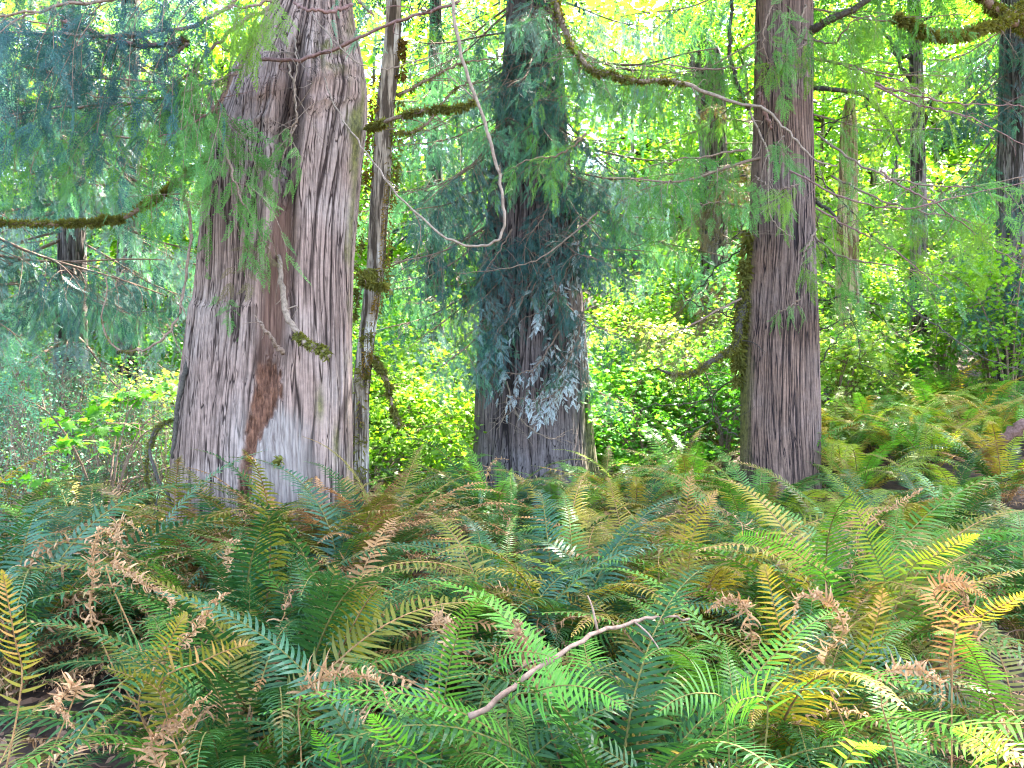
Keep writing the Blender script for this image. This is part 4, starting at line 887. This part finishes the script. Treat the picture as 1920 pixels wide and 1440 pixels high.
for (px, d, k, s_) in [(60, 20, 0, 1.0), (-120, 18, 1, .95), (330, 19, 2, 1.0), (520, 21, 0, 1.0), (720, 19, 1, .95), (850, 21.5, 2, 1.1), (1010, 20, 0, 1.0), (1180, 19.5, 1, 1.0), (1290, 22, 2, 1.1), (1400, 19, 0, 1.0), (1550, 18.5, 1, .95), (1650, 21, 2, 1.1), (1770, 19.5, 0, 1.0), (1880, 20.5, 1, 1.0), (2010, 18, 2, 1.0), (210, 23, 1, 1.1), (930, 23.5, 1, 1.2), (1480, 23, 2, 1.2), (1940, 15.8, 0, .9), (120, 17, 0, .9), (420, 17.6, 1, 1.0)]:
    x = (px-960)/F*d
    t = empty('maple_tree', (x, d, float(gz(x, d))), rg.random()*6.28); t.scale = (s_,)*3
    a, b_, c = TREE[k]; put('trunk', a, t); put('branches', b_, t); put('crown', c, t)
    tag(t, f'sunlit yellow green maple in the {"deeper" if d > 20.2 else "middle" if d > 18.2 else "nearer"} background {gap_name(px)}', 'tree', TG)

# far wood on the hillside
mb = MB(); n = 95000
yy = 24+24*rg.random(n)**.9; xx = (rg.random(n)-.5)*1.75*(yy+6)
h = 11*rg.random(n)**.85; cl = perlin(xx*.35, yy*.35, h*.5)+.5*perlin(xx*.9, yy*.9, h*1.2)
s = cl > -.03; xx, yy, h = xx[s], yy[s], h[s]; n = len(xx)
scatter(mb, LQ, frames(rg.normal(size=(n, 3))*[1, 1, .4], np.stack([rg.normal(0, .5, n), rg.normal(0, .5, n), np.ones(n)], -1)), np.stack([xx, yy, gz(xx, yy)+h], -1), .22+.25*rg.random(n))
for k in range(60):
    y0 = 25+20*rg.random(); x0 = (rg.random()-.5)*1.5*y0; g = float(gz(x0, y0))
    tube(mb, catmull([[x0, y0, g-.3], [x0+.3*rg.normal(), y0, g+4], [x0+.5*rg.normal(), y0, g+9]], 8), .16, .05, 6, 1)
tag(mb.build('distant_wood', [M['far_leaf'], M['bark_far']]), 'bright yellow green leaf mass of the far hillside wood', 'wood', None, 'stuff')

# ------------------------------------------------------------------ ferns
def frond_mesh(mb, pts, side, npr, plen, pw, rng, droop=.6, sweep=.25, start=.16, dead=False, nseg=4, rach=.0045, peak=.32, vee=.12, miss=0.):
    n = 40; p = catmull(pts, n)
    if dead: p = p+np.cumsum(rng.normal(size=(n, 3))*.0035, 0)
    T = norm(np.gradient(p, axis=0))
    side = np.asarray(side, float); B = norm(side-T*(T@side)[:, None] if side.ndim == 1 else side); Nn = np.cross(B, T)
    flip = np.sign(Nn[n//3, 2]) or 1; Nn = Nn*flip
    tube(mb, p[::2], rach, rach*.25, 4, 1, cap=False)
    s = start+(1-start)*np.linspace(0, 1, npr)**.95; s[-1] = .995
    u = np.linspace(0, 1, nseg+1)
    wprof = np.interp(u, [0, .12, .45, .8, 1], [.75, 1, .85, .42, .03])
    for sd in (-1, 1):
        keep = rng.random(npr) >= miss; ss = s[keep]; k = len(ss)
        idx = np.clip(ss+.006*sd, 0, 1)*(n-1); i0 = np.minimum(idx.astype(int), n-2); f = (idx-i0)[:, None]
        q = p[i0]*(1-f)+p[i0+1]*f; t_ = T[i0]; b_ = B[i0]*sd; nn = Nn[i0]
        pr_ = np.where(ss < peak, .62+.38*(ss-start)/(peak-start+1e-6), 1-((ss-peak)/(1-peak))**1.7*.93)
        l = plen*pr_*(1+(.33 if dead else .08)*rng.normal(size=k))
        sw = (sweep+.5*ss**3)[:, None]+rng.normal(size=(k, 1))*(.55 if dead else .08)
        d0 = norm(b_*np.cos(sw)+t_*np.sin(sw)+nn*vee+(rng.normal(size=(k, 3))*.45 if dead else 0))
        if dead:
            dr = (rng.normal(1.8, 1.6, k))*1.5; lat = rng.normal(0, 1.4, k)
        else:
            dr = droop*(1+.35*rng.normal(size=k)); lat = .25+rng.normal(0, .12, k)
        cur = q.copy(); rowsL = []
        for j in range(nseg+1):
            a = (dr*(u[j]**1.2))[:, None]; la = (lat*u[j])[:, None]
            d = norm(d0*np.cos(a)-nn*np.sin(a)+t_*np.sin(la)*.6)
            tw = (rng.normal(0, .5, k)*u[j] if dead else np.zeros(k))[:, None]
            wd = norm(np.cross(nn*np.cos(a)+d0*np.sin(a), d)); wd = norm(wd*np.cos(tw)+np.cross(d, wd)*np.sin(tw))
            hw = (pw*wprof[j]*(.6+.4*pr_))[:, None]*(.7 if dead else 1)
            rowsL.append(np.stack([cur-wd*hw, cur+wd*hw], 1))
            cur = cur+d*(l[:, None]/nseg)
        V = np.stack(rowsL, 1)  # k, nseg+1, 2, 3
        base = (np.arange(k)*(nseg+1)*2)[:, None, None]; jj = (np.arange(nseg)*2)[None, :, None]
        quad = base+jj+np.array([0, 1, 3, 2])[None, None]
        mb.add(V.reshape(-1, 3), quad.reshape(-1, 4), None, 0)

def arch(rng, L, th0, bend, side=.0, n=9, pw_=1.35):
    s = np.linspace(0, 1, n); a = th0-bend*s**pw_; st = L/(n-1)
    x = np.concatenate([[0], np.cumsum(np.cos(a[:-1]))*st]); z = np.concatenate([[0], np.cumsum(np.sin(a[:-1]))*st])
    y = side*s**2*L
    return np.stack([x, y, z], -1)

FR = {}
def fern_protos():
    rg = np.random.default_rng(200)
    for k in FK:
        FR[k] = []
        for v in range(4 if k in ('deep', 'green', 'olive', 'teal', 'dead') else 3):
            mb = MB()
            if k == 'dead':
                pts = arch(rg, .8, rad(70+15*rg.random()), rad(130+70*rg.random()), .3*rg.normal(), 11, 1.7)
                frond_mesh(mb, pts, (0, 1, 0), 40, .066, .0058, rg, dead=True, nseg=6, start=.14, miss=.12, rach=.004)
            elif k == 'rust':
                pts = arch(rg, .95, rad(64+16*rg.random()), rad(70+50*rg.random()), .1*rg.normal())
                frond_mesh(mb, pts, (0, 1, 0), 36, .085, .0070, rg, droop=1.1, nseg=4, miss=.06, start=.2)
            else:
                pts = arch(rg, 1.06, rad(64+22*rg.random()), rad(75+75*rg.random()), .2*rg.normal())
                frond_mesh(mb, pts, (0, 1, 0), 46+rg.integers(0, 6), .096+.022*rg.random(), .0060, rg, droop=.45+.75*rg.random(), nseg=4, start=.13+.06*rg.random(), vee=.05+.15*rg.random(), miss=.05*rg.random())
            FR[k].append(mb.mesh('frond', [M['fern_'+k], M['stem_brown'] if k in ('dead', 'rust', 'olive', 'yellow') else M['stem_green']]))
fern_protos()
FNAME = {'dead': ('dead_frond', 'withered curled brown frond'), 'rust': ('dead_frond', 'browning frond'), 'yellow': ('frond', 'yellowing frond'), 'lime': ('frond', 'bright lime frond'), 'bright': ('frond', 'fresh bright green frond')}

FERNS = []
def fern(x, y, mix, nf, size, rng, row, tilt0=0.0, up=0.):
    root = empty('sword_fern', (x, y, float(gz(x, y))-.01), 0)
    cnt = {}
    a0 = rng.random()*6.28
    for k in range(nf):
        kind = mix[rng.integers(0, len(mix))]; cnt[kind] = cnt.get(kind, 0)+1
        me = FR[kind][rng.integers(0, len(FR[kind]))]
        a = a0+k*2.39996+rng.normal()*.2
        inner = k/nf
        tl = rad(-18+34*inner*rng.random()+tilt0)+rng.normal()*.12+up*(.4+.6*inner)
        o = put(FNAME.get(kind, ('frond',))[0], me, root, (math.cos(a)*.035, math.sin(a)*.035, 0), (rng.normal()*.12, -tl*.9, a), size*(.72+.42*rng.random()))
        if kind in FNAME: o['label'] = FNAME[kind][1]
    if row < 6:
        for k in range(6):
            kind = 'dead' if rng.random() < .5 else 'rust'
            a = rng.random()*6.28
            o = put('dead_frond', FR[kind][rng.integers(0, len(FR[kind]))], root, (math.cos(a)*.05, math.sin(a)*.05, .02), (rng.normal()*.3, rad(38+22*rng.random()), a), size*(.6+.35*rng.random()))
            o['label'] = FNAME[kind][1]+' sagging at the base'
    root['row'] = row; FERNS.append((root, cnt, row, x, y)); return root

rg = np.random.default_rng(300)
ROWS = [
 (2.4, .74, .92, 0), (3.05, .82, 1.18, 1), (3.9, .90, 1.30, 2), (4.8, .92, 1.30, 3), (5.7, .90, 1.26, 4), (6.6, .88, 1.2, 5), (7.8, .88, 1.32, 6), (9.1, .95, 1.25, 7), (10.6, 1.0, 1.2, 8), (12.4, 1.15, 1.2, 9)]
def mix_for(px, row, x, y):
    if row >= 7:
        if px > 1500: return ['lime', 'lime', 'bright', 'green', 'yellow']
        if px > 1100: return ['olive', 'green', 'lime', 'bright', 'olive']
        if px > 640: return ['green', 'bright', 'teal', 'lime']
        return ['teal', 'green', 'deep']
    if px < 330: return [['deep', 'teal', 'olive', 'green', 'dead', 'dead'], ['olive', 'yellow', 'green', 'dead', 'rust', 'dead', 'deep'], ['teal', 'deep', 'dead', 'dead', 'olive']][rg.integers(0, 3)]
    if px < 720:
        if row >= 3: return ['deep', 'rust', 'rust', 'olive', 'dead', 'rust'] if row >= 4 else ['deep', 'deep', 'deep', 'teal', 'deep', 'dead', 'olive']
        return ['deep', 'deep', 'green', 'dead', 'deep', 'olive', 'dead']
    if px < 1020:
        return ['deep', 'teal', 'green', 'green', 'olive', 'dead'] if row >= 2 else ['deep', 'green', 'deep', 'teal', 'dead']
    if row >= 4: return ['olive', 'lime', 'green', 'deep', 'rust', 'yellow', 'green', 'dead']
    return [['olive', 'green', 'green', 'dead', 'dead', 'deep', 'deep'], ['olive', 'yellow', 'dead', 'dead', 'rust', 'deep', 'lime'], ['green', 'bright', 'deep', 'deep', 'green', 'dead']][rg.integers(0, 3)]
TR = [((497-960)/F*LD, LD, .95), (.25, CD, 1.15), ((1461-960)/F*RD, RD, .62), (-1.55, MD, .2)]
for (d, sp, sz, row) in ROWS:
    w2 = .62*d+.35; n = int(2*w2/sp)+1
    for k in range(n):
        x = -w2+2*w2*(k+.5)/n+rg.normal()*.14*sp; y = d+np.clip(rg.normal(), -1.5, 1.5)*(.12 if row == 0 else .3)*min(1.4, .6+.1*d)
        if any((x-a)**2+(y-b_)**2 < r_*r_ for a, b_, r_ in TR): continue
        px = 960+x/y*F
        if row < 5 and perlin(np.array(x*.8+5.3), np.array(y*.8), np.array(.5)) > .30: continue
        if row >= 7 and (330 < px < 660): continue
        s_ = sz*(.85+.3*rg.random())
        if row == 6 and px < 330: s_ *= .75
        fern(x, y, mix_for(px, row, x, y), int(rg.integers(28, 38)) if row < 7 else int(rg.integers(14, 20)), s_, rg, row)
for (px, d) in [(320, 5.95), (365, 5.75), (415, 5.95), (460, 5.8), (510, 5.95), (555, 5.75), (605, 5.95), (650, 5.8), (700, 6.0)]:
    fern((px-960)/F*d, d, ['rust', 'olive', 'rust', 'rust', 'dead', 'olive', 'deep', 'dead'], 26, 1.34, rg, 5, up=.26)
for (px, d, mx, sz) in [(470, 4.3, ['deep', 'deep', 'deep', 'deep', 'olive', 'dead'], 1.4), (610, 4.1, ['deep', 'deep', 'green', 'deep', 'rust'], 1.35), (1290, 4.7, ['olive', 'yellow', 'olive', 'green', 'rust'], 1.4), (1600, 4.2, ['lime', 'olive', 'green', 'dead', 'yellow'], 1.4), (1420, 3.2, ['green', 'bright', 'olive', 'yellow', 'dead'], 1.25), (1060, 4.4, ['deep', 'teal', 'green', 'olive'], 1.35)]:
    fern((px-960)/F*d, d, mx, 34, sz, rg, 3 if d > 3.9 else 1, up=.1)
# bank of sunlit ferns behind, right of the right cedar
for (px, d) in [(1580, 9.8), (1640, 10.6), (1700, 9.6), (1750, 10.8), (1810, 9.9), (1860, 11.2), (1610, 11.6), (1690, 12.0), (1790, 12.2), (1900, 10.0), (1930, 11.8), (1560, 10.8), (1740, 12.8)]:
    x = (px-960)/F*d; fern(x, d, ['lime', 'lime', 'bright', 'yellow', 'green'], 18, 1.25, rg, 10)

# hero fronds traced at their own depth, joined to the nearest fern
def hero(kind, pts, plen=.1, pw=.0050, side=None, npr=None, **kw):
    p = PP(pts); b0 = p[0]
    root = min(FERNS, key=lambda f: (f[3]-b0[0])**2+(f[4]-b0[1])**2)[0]
    loc = np.array(root.location)
    base = np.array([loc[0]*.35+b0[0]*.65, loc[1]*.5+b0[1]*.5, float(gz(b0[0], b0[1]))])
    allp = np.concatenate([[loc], [loc*.45+p[0]*.55+[0, 0, -.02]], p])-loc
    d = p[-1]-p[0]
    if side is None: side = norm(np.cross(d, [0, 1., 0.15])); 
    L0 = np.linalg.norm(p[0]-loc); L1 = np.linalg.norm(np.diff(p, axis=0), axis=1).sum(); mb = MB(); npr = npr or max(16, int(L1/.0165))
    frond_mesh(mb, allp, np.asarray(side, float), npr, plen, pw, rg, start=min(.4, .5*L0/(L0+L1)+.03), rach=.0036, dead=(kind == 'dead'), nseg=6 if kind != 'dead' else 5, **kw)
    nm = FNAME.get(kind, ('frond', None)); o = mb.build(nm[0], [M['fern_'+kind], M['stem_brown'] if kind in ('dead', 'rust', 'olive', 'yellow') else M['stem_green']], root)
    if nm[1] if len(nm) > 1 else None: o['label'] = nm[1]
hero('yellow', [(40, 1290, 2.5), (28, 1200, 2.45), (12, 1110, 2.4), (5, 1070, 2.38)], .075)
hero('green', [(828, 1420, 2.6), (832, 1330, 2.55), (842, 1250, 2.5), (862, 1180, 2.45), (890, 1135, 2.38), (920, 1115, 2.3)], .085)
hero('bright', [(640, 1440, 2.4), (612, 1400, 2.35), (588, 1370, 2.3)], .08)
hero('bright', [(782, 1440, 2.3), (745, 1395, 2.25), (715, 1360, 2.2), (695, 1340, 2.18)], .08)
hero('bright', [(950, 1330, 2.5), (1010, 1295, 2.45), (1070, 1285, 2.4), (1130, 1300, 2.35), (1170, 1330, 2.3)], .11, side=(0.2, .7, .7))
hero('bright', [(920, 1260, 2.7), (960, 1225, 2.65), (1010, 1225, 2.6), (1050, 1240, 2.55)], .09, side=(0.2, .7, .7))
hero('yellow', [(1490, 1290, 3.1), (1475, 1220, 3.05), (1455, 1150, 3.0), (1440, 1085, 2.95), (1432, 1060, 2.95)], .11)
hero('yellow', [(1290, 1070, 4.2), (1300, 1000, 4.15), (1325, 950, 4.1), (1345, 920, 4.1)], .1)
hero('olive', [(1278, 1050, 4.4), (1285, 980, 4.35), (1292, 920, 4.3), (1298, 875, 4.3)], .09)
hero('lime', [(1660, 1110, 3.7), (1640, 1040, 3.65), (1612, 970, 3.6), (1585, 910, 3.55)], .14)
hero('bright', [(1560, 1110, 3.6), (1510, 1050, 3.5), (1450, 1015, 3.4), (1395, 1005, 3.3), (1376, 1010, 3.28)], .1, side=(.2, .6, -.75))
hero('lime', [(1700, 1080, 3.2), (1750, 1045, 3.1), (1800, 1015, 3.0), (1835, 1003, 2.95)], .085)
hero('yellow', [(1790, 1190, 2.6), (1840, 1155, 2.5), (1890, 1130, 2.4), (1925, 1110, 2.35)], .08)
hero('bright', [(1870, 1440, 2.1), (1855, 1405, 2.05), (1825, 1380, 2.0), (1790, 1368, 2.0)], .08)
hero('bright', [(1590, 1420, 2.2), (1620, 1400, 2.15), (1660, 1400, 2.1)], .07)
hero('green', [(1360, 1330, 2.4), (1320, 1300, 2.35), (1270, 1310, 2.3), (1230, 1340, 2.25)], .11, side=(.2, .7, .7))
hero('bright', [(1440, 1330, 2.35), (1400, 1310, 2.3), (1370, 1330, 2.25), (1355, 1370, 2.2)], .1)
hero('olive', [(330, 1400, 2.5), (300, 1300, 2.45), (250, 1270, 2.4), (195, 1250, 2.4)], .08)
hero('yellow', [(260, 1330, 2.7), (300, 1240, 2.65), (330, 1180, 2.6), (350, 1150, 2.6)], .08)
hero('olive', [(300, 1290, 2.5), (380, 1240, 2.45), (440, 1215, 2.4), (480, 1208, 2.4)], .075)
hero('deep', [(472, 1290, 3.6), (468, 1200, 3.5), (468, 1130, 3.4), (470, 1085, 3.35)], .12)
hero('deep', [(560, 1250, 3.6), (600, 1160, 3.5), (622, 1090, 3.4), (630, 1060, 3.35)], .12)
hero('deep', [(530, 1130, 4.4), (545, 1070, 4.3), (552, 1010, 4.25)], .12)
hero('olive', [(1560, 1330, 2.9), (1620, 1230, 2.8), (1650, 1140, 2.75), (1655, 1100, 2.72)], .09)
hero('rust', [(1780, 1260, 3.0), (1790, 1180, 2.9), (1750, 1110, 2.85), (1800, 1090, 2.85), (1850, 1120, 2.85)], .09)
for pts in ([(190, 1190, 3.2), (180, 1100, 3.2), (185, 1040, 3.15), (195, 990, 3.1), (225, 1010, 3.05)], [(190, 1080, 3.1), (225, 1070, 3.1), (270, 1090, 3.05), (310, 1120, 3.0), (320, 1150, 3.0)],
            [(300, 1290, 2.8), (370, 1200, 2.75), (410, 1160, 2.7), (440, 1135, 2.7)], [(570, 1310, 2.6), (610, 1270, 2.55), (660, 1250, 2.5), (710, 1255, 2.45), (738, 1300, 2.4)],
            [(290, 1420, 2.3), (340, 1350, 2.3), (400, 1300, 2.25)], [(150, 1300, 2.4), (125, 1290, 2.35), (110, 1320, 2.3), (140, 1350, 2.3)],
            [(1560, 1250, 2.8), (1590, 1170, 2.75), (1560, 1110, 2.7), (1510, 1110, 2.7), (1490, 1160, 2.7)], [(1640, 1290, 2.6), (1690, 1250, 2.6), (1730, 1250, 2.55), (1735, 1320, 2.5)],
            [(1400, 1150, 3.0), (1350, 1110, 3.0), (1310, 1130, 3.0)], [(990, 1220, 2.7), (975, 1160, 2.7), (965, 1140, 2.7)], [(830, 1220, 3.0), (838, 1180, 3.0), (825, 1165, 3.0), (815, 1190, 3.0)],
            [(1600, 1000, 4.6), (1680, 950, 4.6), (1720, 930, 4.6)], [(1830, 1160, 3.2), (1800, 1090, 3.1), (1760, 1085, 3.1)], [(430, 1060, 4.4), (440, 1020, 4.4), (470, 1050, 4.3)], [(220, 1030, 4.2), (215, 985, 4.2), (260, 1000, 4.2)]):
    hero('dead', pts, .064, .0062, npr=50)

# fern labels: by row, order from the left, and look
ROWN = ['front row along the bottom edge', 'second row from the front', 'third row from the front', 'fourth row, mid slope', 'fifth row, mid slope', 'row just before the great cedar', 'row beside the great cedar', 'row before the right cedar', 'row round the central cedar', 'far row behind the cedars', 'sunlit bank right of the right cedar']
ORD = ['first', 'second', 'third', 'fourth', 'fifth', 'sixth', 'seventh', 'eighth', 'ninth', 'tenth', 'eleventh', 'twelfth', 'thirteenth', 'fourteenth', 'fifteenth', 'sixteenth', 'seventeenth', 'eighteenth', 'nineteenth', 'twentieth']+['twenty-'+q for q in ('first', 'second', 'third', 'fourth', 'fifth', 'sixth', 'seventh', 'eighth', 'ninth')]
LOOK = {'deep': 'dark green', 'teal': 'bluish green', 'green': 'mid green', 'bright': 'fresh green', 'olive': 'olive', 'yellow': 'yellowing', 'lime': 'lime green', 'rust': 'browning', 'dead': 'half withered'}
for row in range(11):
    fs = sorted([f for f in FERNS if f[2] == row], key=lambda f: f[3]/f[4])
    for k, f in enumerate(fs):
        main = max(f[1], key=f[1].get)
        tag(f[0], f'{LOOK[main]} sword fern, {ORD[k]} from left in the {ROWN[row]}', 'fern', 'sword ferns covering the forest floor')
        del f[0]['row']

# ------------------------------------------------------------------ fallen wood
rg = np.random.default_rng(400)
mb = MB(); pa = knobbly(catmull(PP([(880, 1345, 2.45), (960, 1292, 2.52), (1050, 1225, 2.62), (1130, 1182, 2.8), (1190, 1165, 2.95), (1240, 1156, 3.05), (1290, 1160, 3.15)]), 30), rg, .004)
tube(mb, pa, .0095, .0045, 8, rough=.1, rng=rg)
for k in (9, 14, 19, 24):
    d = norm(rg.normal(size=3)); tube(mb, catmull([pa[k], pa[k]+d*.08, pa[k]+d*.15+[0, 0, -.03]], 5), .005, .002, 4)
tag(mb.build('fallen_branch', [M['stick']], None, True), 'pale peeled stick lying slanted across the front ferns', 'branch')
mb = MB(); pa = knobbly(catmull(PP([(1850, 850, 8.2), (1890, 818, 8.0), (1960, 770, 7.8)]), 20), rg, .01)
tube(mb, pa, .04, .06, 10, rough=.12, rng=rg)
tag(mb.build('fallen_log', [M['redtwig']], None, True), 'reddish grey broken log leaning in at the right edge', 'log')
